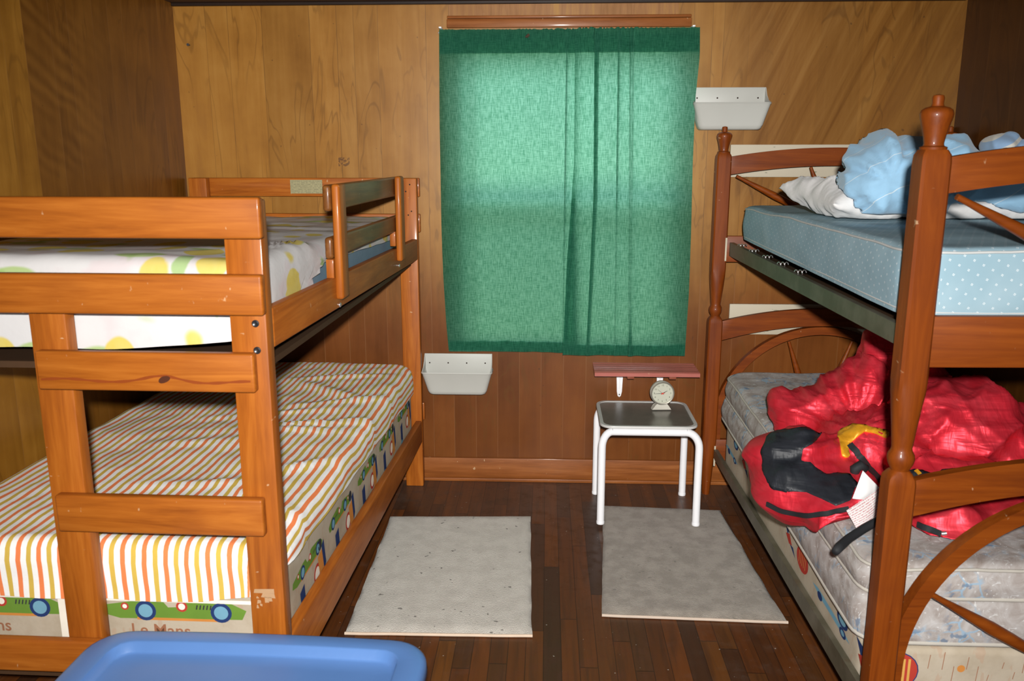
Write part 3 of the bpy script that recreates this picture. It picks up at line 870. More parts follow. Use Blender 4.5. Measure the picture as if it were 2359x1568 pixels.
for yb, far in ((0, False), (BL, True)):
    for px in (0, BW):
        p = obj('post', add_section_post(B(), SEC, px, yb), cherry['z'], RB, 30)
        obj('finial', add_lathe(B(), FIN, px, yb, 0, 28), cherry['z'], p, 50)
        if px == 0:   # worn steel socket plates where the side irons hook in
            for z0, z1 in ((1.122, 1.226), (.15, .25)):
                dy = -hy - .0012 if far else hy + .0
                obj('socket_plate', box(hx - .010, hx - .002, yb + (-hy - .004 if far else hy + .0005), yb + (-hy - .0005 if far else hy + .004), z0, z1, bev=.001), m_cream, p, label='pale socket plate')
    x0, x1 = hx - .004, BW - hx + .004
    obj('arched_rail', add_prism(B(), arch(x0, x1, 1.578, 1.500, .040, .040), yb - .0125, yb + .0125, bev=.003), cherry['x'], RB, 35)
    obj('arched_rail', add_prism(B(), arch(x0, x1, .843, .752, .058, .070), yb - .0125, yb + .0125, bev=.003), cherry['x'], RB, 35)
    obj('cross_rail', box(x0, x1, yb - .0125, yb + .0125, 1.115, 1.232, bev=.003), cherry['x'], RB, 35)
    obj('cross_rail', box(x0, x1, yb - .0125, yb + .0125, .160, .275, bev=.003), cherry['x'], RB, 35)
    # bent wheel rim
    poly_ = [(cxw + .478 * math.cos(a), .346 + .478 * math.sin(a)) for a in [PI * i / 44 for i in range(45)]]
    poly_ += [(cxw - .478, .276), (cxw - .438, .276)] + [(cxw - .438 * math.cos(a), .346 + .436 * math.sin(a)) for a in [PI * i / 44 for i in range(45)]] + [(cxw + .438, .276), (cxw + .478, .276)]
    bm = B()
    outer = [(cxw + .478, .276)] + [(cxw + .478 * math.cos(PI * i / 44), .346 + .472 * math.sin(PI * i / 44)) for i in range(45)] + [(cxw - .478, .276)]
    inner = [(cxw + .440, .276)] + [(cxw + .440 * math.cos(PI * i / 44), .346 + .436 * math.sin(PI * i / 44)) for i in range(45)] + [(cxw - .440, .276)]
    rr = []
    for (ox, oz), (ix, iz) in zip(outer, inner):
        rr.append([(ox, yb - .016, oz), (ox, yb + .016, oz), (ix, yb + .016, iz), (ix, yb - .016, iz)])
    add_rings(bm, rr)
    bmesh.ops.bevel(bm, geom=[e for e in bm.edges if len(e.link_faces) == 2 and e.calc_face_angle(0) > .8], offset=.005, segments=2, affect='EDGES')
    bmesh.ops.recalc_face_normals(bm, faces=bm.faces[:])
    obj('wheel_rim', bm, cherry['x'], RB, 35)
    hub = obj('wheel_hub', add_lathe(B(), [(.045, -.018), (.05, -.014), (.05, .014), (.045, .018)], cxw, yb, .328, 28, 'y'), cherry['x'], RB, 35)
    for a in (30, 71, 109, 150):
        obj('spoke', spoke_bm(cxw, .328, math.radians(a), .046, .445, yb), cherry['x'], hub, 60)
    hub = obj('wheel_hub', add_lathe(B(), [(.045, -.018), (.05, -.014), (.05, .014), (.045, .018)], cxw, yb, 1.283, 28, 'y'), cherry['x'], RB, 35)
    for a, r in ((26.3, .478), (67.5, .272), (112.5, .272), (153.7, .478)):
        obj('spoke', spoke_bm(cxw, 1.283, math.radians(a), .046, r, yb), cherry['x'], hub, 60)
# the mattresses and steel irons lie a touch askew of the posts
SKA = RROT - math.radians(1.46)
SKO = Vector(RB.location) + Matrix.Rotation(RROT, 3, 'Z') @ Vector((0, .1, 0)) - Matrix.Rotation(SKA, 3, 'Z') @ Vector((0, .1, 0))
def loc_sk(o):
    o.location = SKO; o.rotation_euler = (0, 0, SKA); return o
SKL = Matrix.Rotation(-RROT, 3, 'Z') @ (SKO - Vector(RB.location))
# steel side irons and link springs
def iron(nm, x, zt0, zt1, zb0, zb1, sgn):
    """L section hooked between the posts: upright flange with a rolled lip along its top"""
    bm = B()
    y0, y1 = hy + .008, BL - hy - .008
    add_box(bm, x, x + .003, y0, y1, zb0, zt0, shear=(zb1 - zb0, zt1 - zt0))
    for za, zb_, w_ in ((zb0, zb1, .036), (zt0 - .003, zt1 - .003, .018)):
        xa, xb = (x + .003, x + w_) if sgn > 0 else (x - w_ + .003, x)
        add_box(bm, xa, xb, y0, y1, za, za + .003, shear=(zb_ - za, zb_ - za))
    o = obj(nm, bm, m_steel, RB, label='olive grey angle iron')
    o.location = SKL; o.rotation_euler = (0, 0, SKA - RROT); return o
iron('side_iron', -.006, 1.198, 1.206, 1.150, 1.147, 1)
iron('side_iron', BW - .060, 1.198, 1.206, 1.150, 1.147, -1)
iron('side_iron', -.026, .275, .235, .216, .193, 1)
iron('side_iron', BW - .060, .275, .235, .216, .193, -1)
for i in range(5):
    y = .92 + i * .21
    pts = []
    for j in range(26):
        a = 2 * PI * j / 10
        pts.append((.002 + .034 * j / 25, y + .010 * math.cos(a), 1.205 + .0075 * math.sin(a)))
    o = obj('link_spring', tube(pts, .0018, 6), m_chrome, RB, 60)
    o.location = SKL; o.rotation_euler = (0, 0, SKA - RROT)
obj('deck_wire', box(.070, BW - .10, .05, BL - .05, 1.168, 1.174), m_deck, RB)

# upper right mattress
def r_top(x, y): return 1.375 + .006 * math.sin(PI * y / 1.75) + .006 * math.cos((x - .5) * 3)
def r_sk(x, y, nx, ny, t): return .006 * math.sin(PI * t) + .003 * nz(x * 5, y * 5, t * 2)
bm, R_ = cloth_block(.010, .905, .064, 1.775, r_top, .022, .055, lambda x, y, nx, ny: 1.214 + .014 * y, lambda x, y: .006 * fbm((x, y, 2), 4), r_sk, bottom=True, nin=18)
mt = loc_sk(tag(obj('mattress', bm, m_dots, None, 60), 'blue mattress with white dots and piping on the upper right bunk', 'mattress'))
edge = R_[18 + 2]
obj('piping', tube([(p[0], p[1], p[2] + .003) for p in edge], .0032, 8, loop=True), m_pipe, mt, 60, 'white piping round the top edge')
low = R_[18 + 4 + 6]
obj('piping', tube([(p[0], p[1], p[2] + .012) for p in low], .0024, 8, loop=True), m_pipe, mt, 60, 'pale piping round the bottom edge')

# lower right: pillow-top mattress on a racing-car box mattress
zf = lambda y, n, f: n + (f - n) * min(1, max(0, y / 1.8))
def q_sk(x, y, nx, ny, t): return .008 * math.sin(PI * t) + .002 * nz(x * 5, y * 5, t * 2)
bm, R1 = cloth_block(-.018, .90, .066, 1.80, lambda x, y: zf(y, .590, .640) + .004 * math.cos((x - .5) * 3), .028, .05, lambda x, y, nx, ny: zf(y, .500, .533), lambda x, y: .005 * fbm((x, y, 5), 5) - .004 * ridge((x, y, 0), 3, 4), q_sk, nin=24, bottom=True)
LMAT = loc_sk(tag(obj('mattress', bm, m_quilt, None, 60), 'grey damask pillow top mattress under the red sleeping bag', 'mattress'))
bm, R2 = cloth_block(-.026, .905, .058, 1.808, lambda x, y: zf(y, .497, .530), .018, .05, lambda x, y, nx, ny: zf(y, .378, .432), None, q_sk, nin=3, bottom=True)
obj('lower_tier', bm, m_quilt, LMAT, 60)
for R_, i, rr, dz in ((R1, 24 + 4 + 6, .0055, .002), (R1, 24 + 2, .0045, .003), (R2, 3 + 4 + 6, .006, .004)):
    obj('tape_edge', tube([(p[0], p[1], p[2] + dz) for p in R_[i]], rr, 8, loop=True), m_seam, LMAT, 60, 'cream tape edging')
bm, _ = cloth_block(-.004, .90, .062, 1.805, lambda x, y: zf(y, .364, .416), .018, .05, lambda x, y, nx, ny: zf(y, .240, .220), None, lambda x, y, nx, ny, t: 0, nin=3, bottom=True, nsk=3)
poly, disc, txt, car = race_prints(bm, 'x', 0, 0, 0, 0, -.004, -1)
def sdisc(u, z, ru, rz, mi, k): poly([(u + ru * math.cos(a), z + rz * math.sin(a)) for a in [2 * PI * i / 20 for i in range(20)]], mi, k)
def zsh(u): return zf(u, .0, .03)
for u, z in ((.600, .332), (1.265, .350)):
    sdisc(u, z, .060, .040, 4, 0)
    for k in range(5):
        poly([(u - .036 + k * .016, z + .022), (u - .033 + k * .016, z + .022), (u - .029 + k * .016, z - .022), (u - .032 + k * .016, z - .022)], 8, 1)
for u, z in ((.775, .358), (1.43, .372), (.098, .338)):
    poly([(u + .034, z + .018), (u - .022, z + .014), (u - .012, z - .022)], 2, 0)
    if u < .2:
        poly([(u + .012, z - .020), (u - .020, z - .008), (u - .026, z - .036), (u - .012, z - .040)], 4, 1)
        continue
    poly([(u + .012, z - .020), (u - .030, z - .006), (u - .062, z - .034), (u - .030, z - .040)], 4, 1)
    poly([(u - .040, z - .038), (u - .075, z - .034), (u - .105, z - .058)], 2, 1)
for u, z in ((.235, .338), (1.56, .376)):
    sdisc(u, z, .042, .021, 2, 0); sdisc(u, z, .027, .013, 3, 1)
for u0, u1, z in ((.49, .17, .303), (1.75, 1.51, .300)):
    poly([(u0, z + .012), (u0 - .05, z + .020), (u1 + .06, z + .014), (u1, z + .002), (u1 + .04, z - .002), (u0 - .06, z + .002)], 3, 0)
    sdisc(u0 - .07, z + .004, .022, .012, 2, 1); sdisc(u1 + .055, z + .002, .026, .013, 2, 1); sdisc(u1 + .055, z + .002, .014, .007, 3, 2)
poly, disc, txt, car = race_prints(bm, 'y', 0, 0, 0, 0, .062)
disc(.074, .302, .056, 2, 0, .053); disc(.074, .302, .053, 4, 1, .050)
def big(s, x, z, w_, h_, mi):
    b2 = B(); text_into(b2, s, 1.0, Matrix.Identity(4), mi)
    xs = [v.co.x for v in b2.verts]; ys = [v.co.y for v in b2.verts]
    sx = w_ / (max(xs) - min(xs)); sy = h_ / (max(ys) - min(ys)); mx = (max(xs) + min(xs)) / 2; my = (max(ys) + min(ys)) / 2
    vm = {v: bm.verts.new((x + (v.co.x - mx) * sx, .062 - .0017, z + (v.co.y - my) * sy)) for v in b2.verts}
    for f in b2.faces:
        try:
            g = bm.faces.new([vm[v] for v in f.verts]); g.material_index = mi
        except ValueError: pass
    b2.free()
big('INI', .078, .300, .060, .072, 8)
disc(.235, .312, .010, 6, 0)
for i in range(26):
    x = .15 + i * .03 + random.uniform(-.008, .008); z = .285 + random.uniform(-.02, .03)
    h = random.uniform(.015, .05)
    poly([(x, z), (x + .0018, z), (x + .005, z + h), (x + .0032, z + h)], 5, 0)
for i in range(30):
    x = .15 + i * .026; poly([(x, .235), (x + .0015, .235), (x + .004, .255), (x + .0025, .255)], 5, 0)
loc_sk(tag(obj('mattress', bm, RACE, None, 40), 'tan racing print mattress beneath the grey damask one on the lower right bunk', 'mattress'))

# ------------------------------------------------------------------ remeshed soft bodies
def blobs(ells, voxel, smooth_it=6):
    bm = B()
    for (c, r, rot) in ells:
        M = Matrix.Translation(c) @ rot.to_4x4() @ Matrix.Diagonal((r[0], r[1], r[2], 1))
        bmesh.ops.create_uvsphere(bm, u_segments=24, v_segments=16, radius=1, matrix=M)
    me = bpy.data.meshes.new('tmp'); bm.to_mesh(me); bm.free()
    o = bpy.data.objects.new('tmp', me); COL.objects.link(o)
    md = o.modifiers.new('r', 'REMESH'); md.mode = 'VOXEL'; md.voxel_size = voxel
    dg = bpy.context.evaluated_depsgraph_get()
    m2 = bpy.data.meshes.new_from_object(o.evaluated_get(dg))
    bpy.data.objects.remove(o); bpy.data.meshes.remove(me)
    bm = bmesh.new(); bm.from_mesh(m2); bpy.data.meshes.remove(m2)
    for _ in range(smooth_it):
        bmesh.ops.smooth_vert(bm, verts=bm.verts[:], factor=.5, use_axis_x=True, use_axis_y=True, use_axis_z=True)
    bm.normal_update()
    return bm
from mathutils import Euler
def E(x=0, y=0, z=0): return Euler((math.radians(x), math.radians(y), math.radians(z))).to_matrix()

# ---- camera mathematics shared by soft bodies (ray from the eye through a frame point)
FPX = 1930.0
TH = math.atan(424 / FPX); PSI = math.atan((1262 - 1179.5) / FPX * math.cos(TH))
FW = Vector((-math.sin(PSI) * math.cos(TH), math.cos(PSI) * math.cos(TH), -math.sin(TH)))
RT = Vector((math.cos(PSI), math.sin(PSI), 0)); UPV = RT.cross(FW)
EYEV = Vector((0, 0, EYE))
def ray(px, py): return (FW + RT * ((px - 1179.5) / FPX) + UPV * ((784 - py) / FPX))
def at_y(px, py, Y): d = ray(px, py); return EYEV + d * (Y / d.y)

def project(p):
    v = Vector(p) - EYEV; z = v.dot(FW)
    return 1179.5 + FPX * v.dot(RT) / z, 784 - FPX * v.dot(UPV) / z
def ell(px, py, Y, rx, ry, rd, rz=0, ry_=0):
    c = at_y(px, py, Y); k = Y / FPX
    return (c, (rx * k, rd, ry * k), E(0, ry_, rz))

# white pillow
def pillow_mesh(a, b, h, seed, nu=120, nv=84):
    bm = B()
    V = {}
    def P(u, v, s):
        su = math.copysign(abs(u), u)
        pinch = 1 - .10 * (1 - abs(u) ** 3) * abs(v) ** 4
        x = a * u * (1 - .07 * (1 - v * v)* 0 - .05 * (1 - abs(v) ** 2) * (abs(u) ** 6))
        y = b * v * (1 - .06 * (1 - abs(u) ** 2) * (abs(v) ** 6))
        t = max(0, (1 - abs(u) ** 4.2)) ** .5 * max(0, (1 - abs(v) ** 3.4)) ** .5
        z = s * h * t
        e = 1 - t
        z += s * t * (.020 * fbm((x * 1.2, y * 1.2, seed), 6) + .030 * (ridge((x * 1.5, y * .8, s), 5, seed) - .4) + .018 * (ridge((x * 1.0 + y * .6, y * .4, s), 11, seed) - .4) + .010 * (ridge((x * .9 - y * .7, y * .4, s), 19, seed + 3) - .4)) + (.020 * e * fbm((x, y, seed), 11))
        z += .010 * math.sin(v * 3 * PI + u * 16) * e * (1 - abs(v) ** 8) * .6
        return (x, y, z)
    for s in (1, -1):
        for i in range(nu + 1):
            for j in range(nv + 1):
                u, v = i / nu * 2 - 1, j / nv * 2 - 1
                if s == -1 and (i in (0, nu) or j in (0, nv)):
                    V[s, i, j] = V[1, i, j]; continue
                V[s, i, j] = bm.verts.new(P(u, v, s))
    for s in (1, -1):
        for i in range(nu):
            for j in range(nv):
                q = [V[s, i, j], V[s, i + 1, j], V[s, i + 1, j + 1], V[s, i, j + 1]]
                bm.faces.new(q if s == 1 else q[::-1])
    return bm
bm = pillow_mesh(.47, .25, .070, 3)
bm.transform(Matrix.Translation((1.315, 2.88, 1.455)) @ E(4, -1, 4).to_4x4())
for v in bm.verts: v.co.z = max(v.co.z, 1.392)
tag(obj('pillow', bm, m_pillow, None, 180), 'crumpled white pillow lying on the blue dotted mattress', 'pillow')

# bundled pale blue bedding on the pillow
pil_bvh = BVHTree.FromObject(bpy.data.objects['pillow'], bpy.context.evaluated_depsgraph_get())
bm = blobs([ell(2028, 418, 2.66, 78, 88, .15), ell(2026, 370, 2.70, 72, 50, .15), ell(2082, 378, 2.70, 62, 56, .15), ell(2100, 440, 2.68, 80, 66, .14), ell(2160, 400, 2.76, 110, 76, .16), ell(2240, 418, 2.78, 120, 74, .16), ell(2335, 432, 2.72, 95, 66, .15), ell(2098, 340, 2.72, 26, 20, .06)], .010, 7)
cb = at_y(2060, 420, 2.5)
for v in bm.verts:
    p = v.co
    d = p - cb; a = math.atan2(d.z, d.x); r = math.hypot(d.x, d.z)
    w = .030 * ridge((math.cos(a) * 1.7, math.sin(a) * 1.7, r * 2.5), 1.35, 5) * min(1, r / .06) + .020 * (ridge((p.x * 1.4, p.y, p.z * .8), 6, 2) - .3) + .010 * (ridge((p.x * .6 + p.z * .6, p.y * .5, p.z), 12, 6) - .3) + .004 * fbm(p, 12)
    v.co = p + v.normal * (w - .016)
for v in bm.verts:
    h = pil_bvh.ray_cast(Vector((v.co.x, v.co.y, 2)), Vector((0, 0, -1)))
    if h[0] is not None and v.co.z < h[0].z + .004: v.co.z = h[0].z + .004
    elif h[0] is None: v.co.z = max(v.co.z, 1.412)
bmesh.ops.smooth_vert(bm, verts=bm.verts[:], factor=.3, use_axis_x=True, use_axis_y=True, use_axis_z=True)
for v in bm.verts:
    h = pil_bvh.ray_cast(Vector((v.co.x, v.co.y, 2)), Vector((0, 0, -1)))
    if h[0] is not None and v.co.z < h[0].z + .012: v.co.z = h[0].z + .012
tag(obj('bundled_blanket', bm, m_bluebag, None, 180), 'pale blue bedding bundled up on top of the white pillow', 'blanket')
bm = blobs([ell(2302, 336, 3.12, 30, 24, .10), ell(2322, 322, 3.12, 13, 17, .07), ell(2345, 340, 3.12, 30, 16, .10), ell(2318, 400, 3.14, 60, 62, .12), ell(2325, 450, 3.16, 55, 40, .12)], .008, 3)
for v in bm.verts:
    v.co += v.normal * (.012 * ridge(v.co, 7, 3) - .006); v.co.z = max(v.co.z, 1.397)
    v.co.x = min(v.co.x, 1.822)
    h = pil_bvh.ray_cast(Vector((v.co.x, v.co.y, 2)), Vector((0, 0, -1)))
    if h[0] is not None and v.co.z < h[0].z + .014: v.co.z = h[0].z + .014
obf = tag(obj('folded_blanket', bm, m_bluefold, None, 180), 'blue and cream striped blanket peeking above the arched rail at right edge', 'blanket')

# ------------------------------------------------------------------ sleeping bag
ELL = [ell(1905, 958, 2.88, 130, 78, .20), ell(1810, 925, 2.88, 46, 34, .10), ell(1985, 920, 2.90, 122, 88, .20), ell(2048, 850, 2.92, 56, 84, .14), ell(2075, 895, 2.9, 84, 104, .18), ell(1990, 862, 2.9, 52, 46, .12), ell(2015, 815, 2.92, 34, 48, .10),
       ell(1842, 1078, 2.50, 118, 116, .16), ell(1835, 1120, 2.42, 106, 84, .15), ell(1912, 1146, 2.34, 104, 64, .17), ell(1985, 1135, 2.34, 100, 68, .17), ell(2030, 1050, 2.55, 110, 100, .2), ell(1960, 1030, 2.6, 110, 80, .2),
       ell(2195, 985, 2.62, 150, 120, .2), ell(2290, 1045, 2.62, 130, 115, .2), ell(2190, 1130, 2.35, 140, 72, .18), ell(2185, 1196, 2.15, 86, 62, .10), ell(2270, 1165, 2.25, 90, 52, .12)]
bm = blobs(ELL, .0095, 9)
P0 = at_y(1975, 985, 2.5)
SKinv = Matrix.Rotation(-SKA, 3, 'Z')
def mat_top(y): return zf(y, .590, .640) + .020
def push_out(co):
    q = SKinv @ (co - SKO)
    t = mat_top(q.y)
    xs = -.060
    if q.x > xs and q.z < t:
        dz = t - q.z; dx = q.x - xs
        if dx < dz * 1.2: q.x = xs
        else: q.z = t
        return SKinv.transposed() @ q + SKO
    return co
ox, oy = project(P0)
def crease(p):
    px, py = project(p)
    a = math.atan2(py - oy, px - ox); r = math.hypot(px - ox, py - oy) / 100
    ca, sa = math.cos(a), math.sin(a)
    w = .030 * (ridge((ca * 3.2, sa * 3.2, r * .35), 1.3, 11) - .45) * min(1, r / .7) * math.exp(-r / 2.6)
    w += .020 * (ridge((ca * 6.5, sa * 6.5, r * .9), 1.2, 4) - .45) * min(1, r / .8) * math.exp(-r / 1.8)
    # long soft folds away from the drawn-in neck
    q = Matrix.Rotation(.5, 3, 'Y') @ p
    w += .050 * (ridge((q.x * .6, q.y * .6, q.z * 1.6), 3.8, 3) - .45) * min(1, r / .9)
    w += .024 * (ridge((q.x * .4, q.y * .4, q.z * 1.4), 8.0, 8) - .45)
    w += .010 * (ridge((p.x * 2.0 + p.z, p.y * .7, p.z * .5), 7, 6) - .45)
    if px < 1950 and py > 1060: w *= .3   # padded collar stays rounder
    return w
for v in bm.verts:
    v.co = v.co + v.normal * (crease(v.co) - .004)
for v in bm.verts: v.co = push_out(v.co)
bmesh.ops.smooth_vert(bm, verts=bm.verts[:], factor=.25, use_axis_x=True, use_axis_y=True, use_axis_z=True)
col_ = [v for v in bm.verts if project(v.co)[0] < 1965 and project(v.co)[1] > 1000]
for _ in range(3): bmesh.ops.smooth_vert(bm, verts=col_, factor=.5, use_axis_x=True, use_axis_y=True, use_axis_z=True)
for v in bm.verts: v.co = push_out(v.co)
bmesh.ops.smooth_vert(bm, verts=col_, factor=.5, use_axis_x=True, use_axis_y=True, use_axis_z=True)
bm.normal_update()
bag_bvh = BVHTree.FromBMesh(bm)
bag_src = bm.copy(); bag_src.normal_update()
BAG = tag(obj('sleeping_bag', bm, m_red, None, 180), 'red and black nylon sleeping bag heaped on the lower right mattress', 'sleeping bag')
def surf(px, py):
    d = ray(px, py).normalized()
    h = bag_bvh.ray_cast(EYEV, d)
    if h[0] is None:
        h = bag_bvh.find_nearest(at_y(px, py, 2.5))
    return h[0], h[1]
def inside(px, py, poly):
    c = False; n = len(poly)
    for i in range(n):
        x1, y1 = poly[i]; x2, y2 = poly[i - 1]
        if (y1 > py) != (y2 > py) and px < (x2 - x1) * (py - y1) / (y2 - y1) + x1: c = not c
    return c
def nearest_on(px, py, poly):
    best = None
    for i in range(len(poly)):
        a = Vector(poly[i]); b_ = Vector(poly[i - 1]); d = b_ - a
        t = max(0, min(1, (Vector((px, py)) - a).dot(d) / max(d.length_squared, 1e-9)))
        q = a + d * t; L = (q - Vector((px, py))).length
        if best is None or L < best[0]: best = (L, q)
    return best[1]
def panel(name, poly, mat, lift, label):
    """a panel of other cloth sewn over the bag: its own skin lying on the bag's surface"""
    sel = []
    for f in bag_src.faces:
        c = f.calc_center_median()
        if f.normal.dot(c - EYEV) < 0 and inside(*project(c), poly): sel.append(f)
    comp = []; left_ = set(sel)
    while left_:
        st = [left_.pop()]; c_ = []
        while st:
            f = st.pop(); c_.append(f)
            for e in f.edges:
                for g in e.link_faces:
                    if g in left_: left_.remove(g); st.append(g)
        comp.append(c_)
    sel = max(comp, key=len)
    nb = B(); top = {}
    cnt = {}
    for f in sel:
        for e in f.edges: cnt[e] = cnt.get(e, 0) + 1
    rim = {v for e, k in cnt.items() if k == 1 for v in e.verts}
    low = {}
    for f in sel:
        for v in f.verts:
            if v in top: continue
            co = v.co.copy(); n = v.normal.copy()
            if v in rim:
                q = nearest_on(*project(co), poly)
                h = bag_bvh.ray_cast(EYEV, ray(q.x, q.y).normalized())
                if h[0] is not None and (h[0] - co).length < .05: co = h[0]
                low[v] = nb.verts.new(co - n * .002)
            top[v] = nb.verts.new(co + n * lift)
    for f in sel: nb.faces.new([top[v] for v in f.verts])
    for f in sel:
        for l in f.loops:
            if cnt[l.edge] == 1:
                a, b_ = l.vert, l.link_loop_next.vert
                try: nb.faces.new((top[b_], top[a], low[a], low[b_]))
                except ValueError: pass
    bmesh.ops.smooth_vert(nb, verts=[v for v in nb.verts], factor=.25, use_axis_x=True, use_axis_y=True, use_axis_z=True)
    nb.normal_update()
    for v in nb.verts:
        if v in low.values(): continue
        p = v.co; v.co = p + v.normal * (.007 * (ridge((p.x * .5, p.y * .5, p.z * 1.3), 12, 9) - .35) + .004 * (ridge((p.x * 1.2, p.y, p.z * .6), 20, 2) - .4))
    return obj(name, nb, mat, BAG, 180, label)
def strip(name, pts, wpx, mat, lift=.004, th=.004, label=None, n=40, parent=None):
    """a flat band laid along the surface"""
    L = [0]
    for i in range(1, len(pts)): L.append(L[-1] + math.hypot(pts[i][0] - pts[i - 1][0], pts[i][1] - pts[i - 1][1]))
    P = []
    for k in range(n + 1):
        s = L[-1] * k / n
        i = max(j for j in range(len(L)) if L[j] <= s + 1e-6); i = min(i, len(pts) - 2)
        t = (s - L[i]) / (L[i + 1] - L[i])
        P.append((pts[i][0] + (pts[i + 1][0] - pts[i][0]) * t, pts[i][1] + (pts[i + 1][1] - pts[i][1]) * t))
    C = []; N = []
    for p in P:
        h, nn = surf(*p); C.append(h); N.append(nn)
    for _ in range(3):
        C = [C[0]] + [(C[i - 1] + C[i] * 2 + C[i + 1]) / 4 for i in range(1, n)] + [C[-1]]
        N = [N[0]] + [((N[i - 1] + N[i] * 2 + N[i + 1]) / 4).normalized() for i in range(1, n)] + [N[-1]]
    rings = []
    for i in range(n + 1):
        t = (C[min(i + 1, n)] - C[max(i - 1, 0)]).normalized()
        s = t.cross(N[i]).normalized() * (wpx * 2.45 / FPX / 2)
        a = C[i] + N[i] * lift; b_ = C[i] + N[i] * (lift - th)
        rings.append([a - s, a + s, b_ + s, b_ - s])
    nb = B(); add_rings(nb, rings); bmesh.ops.recalc_face_normals(nb, faces=nb.faces[:])
    return obj(name, nb, mat, parent or BAG, 40, label)
panel('lining_panel', [(1899, 984), (1840, 988), (1790, 992), (1768, 1008), (1756, 1040), (1757, 1084), (1768, 1110), (1785, 1127), (1813, 1132), (1858, 1134), (1895, 1150), (1925, 1166), (1961, 1152), (1972, 1115), (1958, 1095), (1930, 1088), (1902, 1092), (1882, 1078), (1868, 1062), (1846, 1062), (1851, 1034), (1872, 1022), (1886, 1008)], m_black, .0035, 'black nylon lining panel')
panel('hood_lining', [(1930, 998), (1945, 984), (1964, 976), (1999, 980), (2047, 996), (2047, 1012), (2015, 998), (1992, 994), (1980, 1002), (1966, 1014), (1954, 1024), (1956, 1054), (1940, 1054), (1935, 1022)], m_yellow, .004, 'yellow nylon lining')
strip('zipper', [(1768, 1160), (1800, 1176), (1861, 1187), (1905, 1184), (1955, 1172)], 11, m_web, .006, .005, 'black zip along the lower rim')
strip('zipper', [(1958, 1024), (1968, 1034), (1986, 1058), (2008, 1086), (2032, 1112)], 15, m_web, .006, .005, 'black zip band by the yellow lining')
strip('zipper', [(2116, 1208), (2140, 1219), (2168, 1231)], 13, m_web, .006, .005, 'black zip end')
hp, hn = surf(2168, 1231)
obj('zip_pull', tube([hp + hn * .006, hp + hn * .010 + Vector((.012, 0, 0))], .006, 8), m_chrome, BAG, 60, 'grey metal zip end')
panel('lining_panel', [(2090, 1085), (2125, 1084), (2150, 1095), (2170, 1085), (2200, 1082), (2228, 1092), (2225, 1112), (2160, 1118), (2095, 1125)], m_black, .004, 'black lining behind the post')
strip('webbing_mark', [(2108, 1086), (2118, 1096)], 9, m_yellow, .010, .004, 'yellow mark', 6)
strip('webbing_mark', [(2132, 1110), (2152, 1112)], 9, m_yellow, .010, .004, 'yellow mark', 6)
# fold of cloth sewn over the lining at the neck
h0, n0 = surf(1975, 1075)
obj('toggle_flap', tube([at_y(x, y, h0.y - .03) for x, y in ((1966, 1098), (1970, 1080), (1982, 1072), (1996, 1080))], [.010, .016, .016, .012], 12), m_web, BAG, 180, 'black flap above the white label')
# white care label, creased across the middle
base = surf(1990, 1130)[0].y - .045
def sheet(corners, dys, bow, n=8):
    """thin paper between four frame corners (a b / d c)"""
    nb = B(); uvl = nb.loops.layers.uv.new('UVMap'); G = [[], []]
    P = [at_y(x, y, base + dy) for (x, y), dy in zip(corners, dys)]
    for sdx in (0, 1):
        for i in range(n + 1):
            v = i / n; row = []
            for j in range(n + 1):
                u = j / n
                p = (P[0] * (1 - u) + P[1] * u) * (1 - v) + (P[3] * (1 - u) + P[2] * u) * v
                p = p + Vector((0, -bow * math.sin(PI * u) * math.sin(PI * v * .9) + .0012 * sdx, 0))
                row.append(nb.verts.new(p))
            G[sdx].append(row)
    for sdx in (0, 1):
        for i in range(n):
            for j in range(n):
                q = [(i, j), (i + 1, j), (i + 1, j + 1), (i, j + 1)]
                if sdx: q = q[::-1]
                f = nb.faces.new([G[sdx][a][b_] for a, b_ in q])
                for l, (a, b_) in zip(f.loops, q): l[uvl].uv = (b_ / n, 1 - a / n) if not sdx else (0, 0)
    return nb
obj('care_label', sheet([(1950, 1176), (2026, 1126), (2022, 1192), (1976, 1222)], [-.03, -.01, -.04, -.07], .008), m_label, BAG, 180, 'white printed care label')
obj('care_label', sheet([(1988, 1084), (2026, 1123), (1995, 1150), (1964, 1148)], [.022, .012, .004, .006], .010), plain('blank_label', (.66, .66, .66, 1), .6, .3), BAG, 180, 'blank grey white back of the folded label')
def on_mat(px, py, lift):
    d = ray(px, py); p = None
    z = .60
    for _ in range(6):
        p = EYEV + d * ((z - EYE) / d.z); q = SKinv @ (p - SKO); z = mat_top(q.y) - .006 + lift
    return p
obj('drawstring', tube([on_mat(x, y, l) for x, y, l in ((2045, 1180, .05), (2020, 1200, .035), (1990, 1217, .024), (1955, 1240, .016), (1935, 1258, .014), (1925, 1270, .014))], [.011, .011, .0115, .0115, .012, .010], 12), m_web, BAG, 180, 'black drawstring tube hanging over the mattress edge')
bag_src.free()

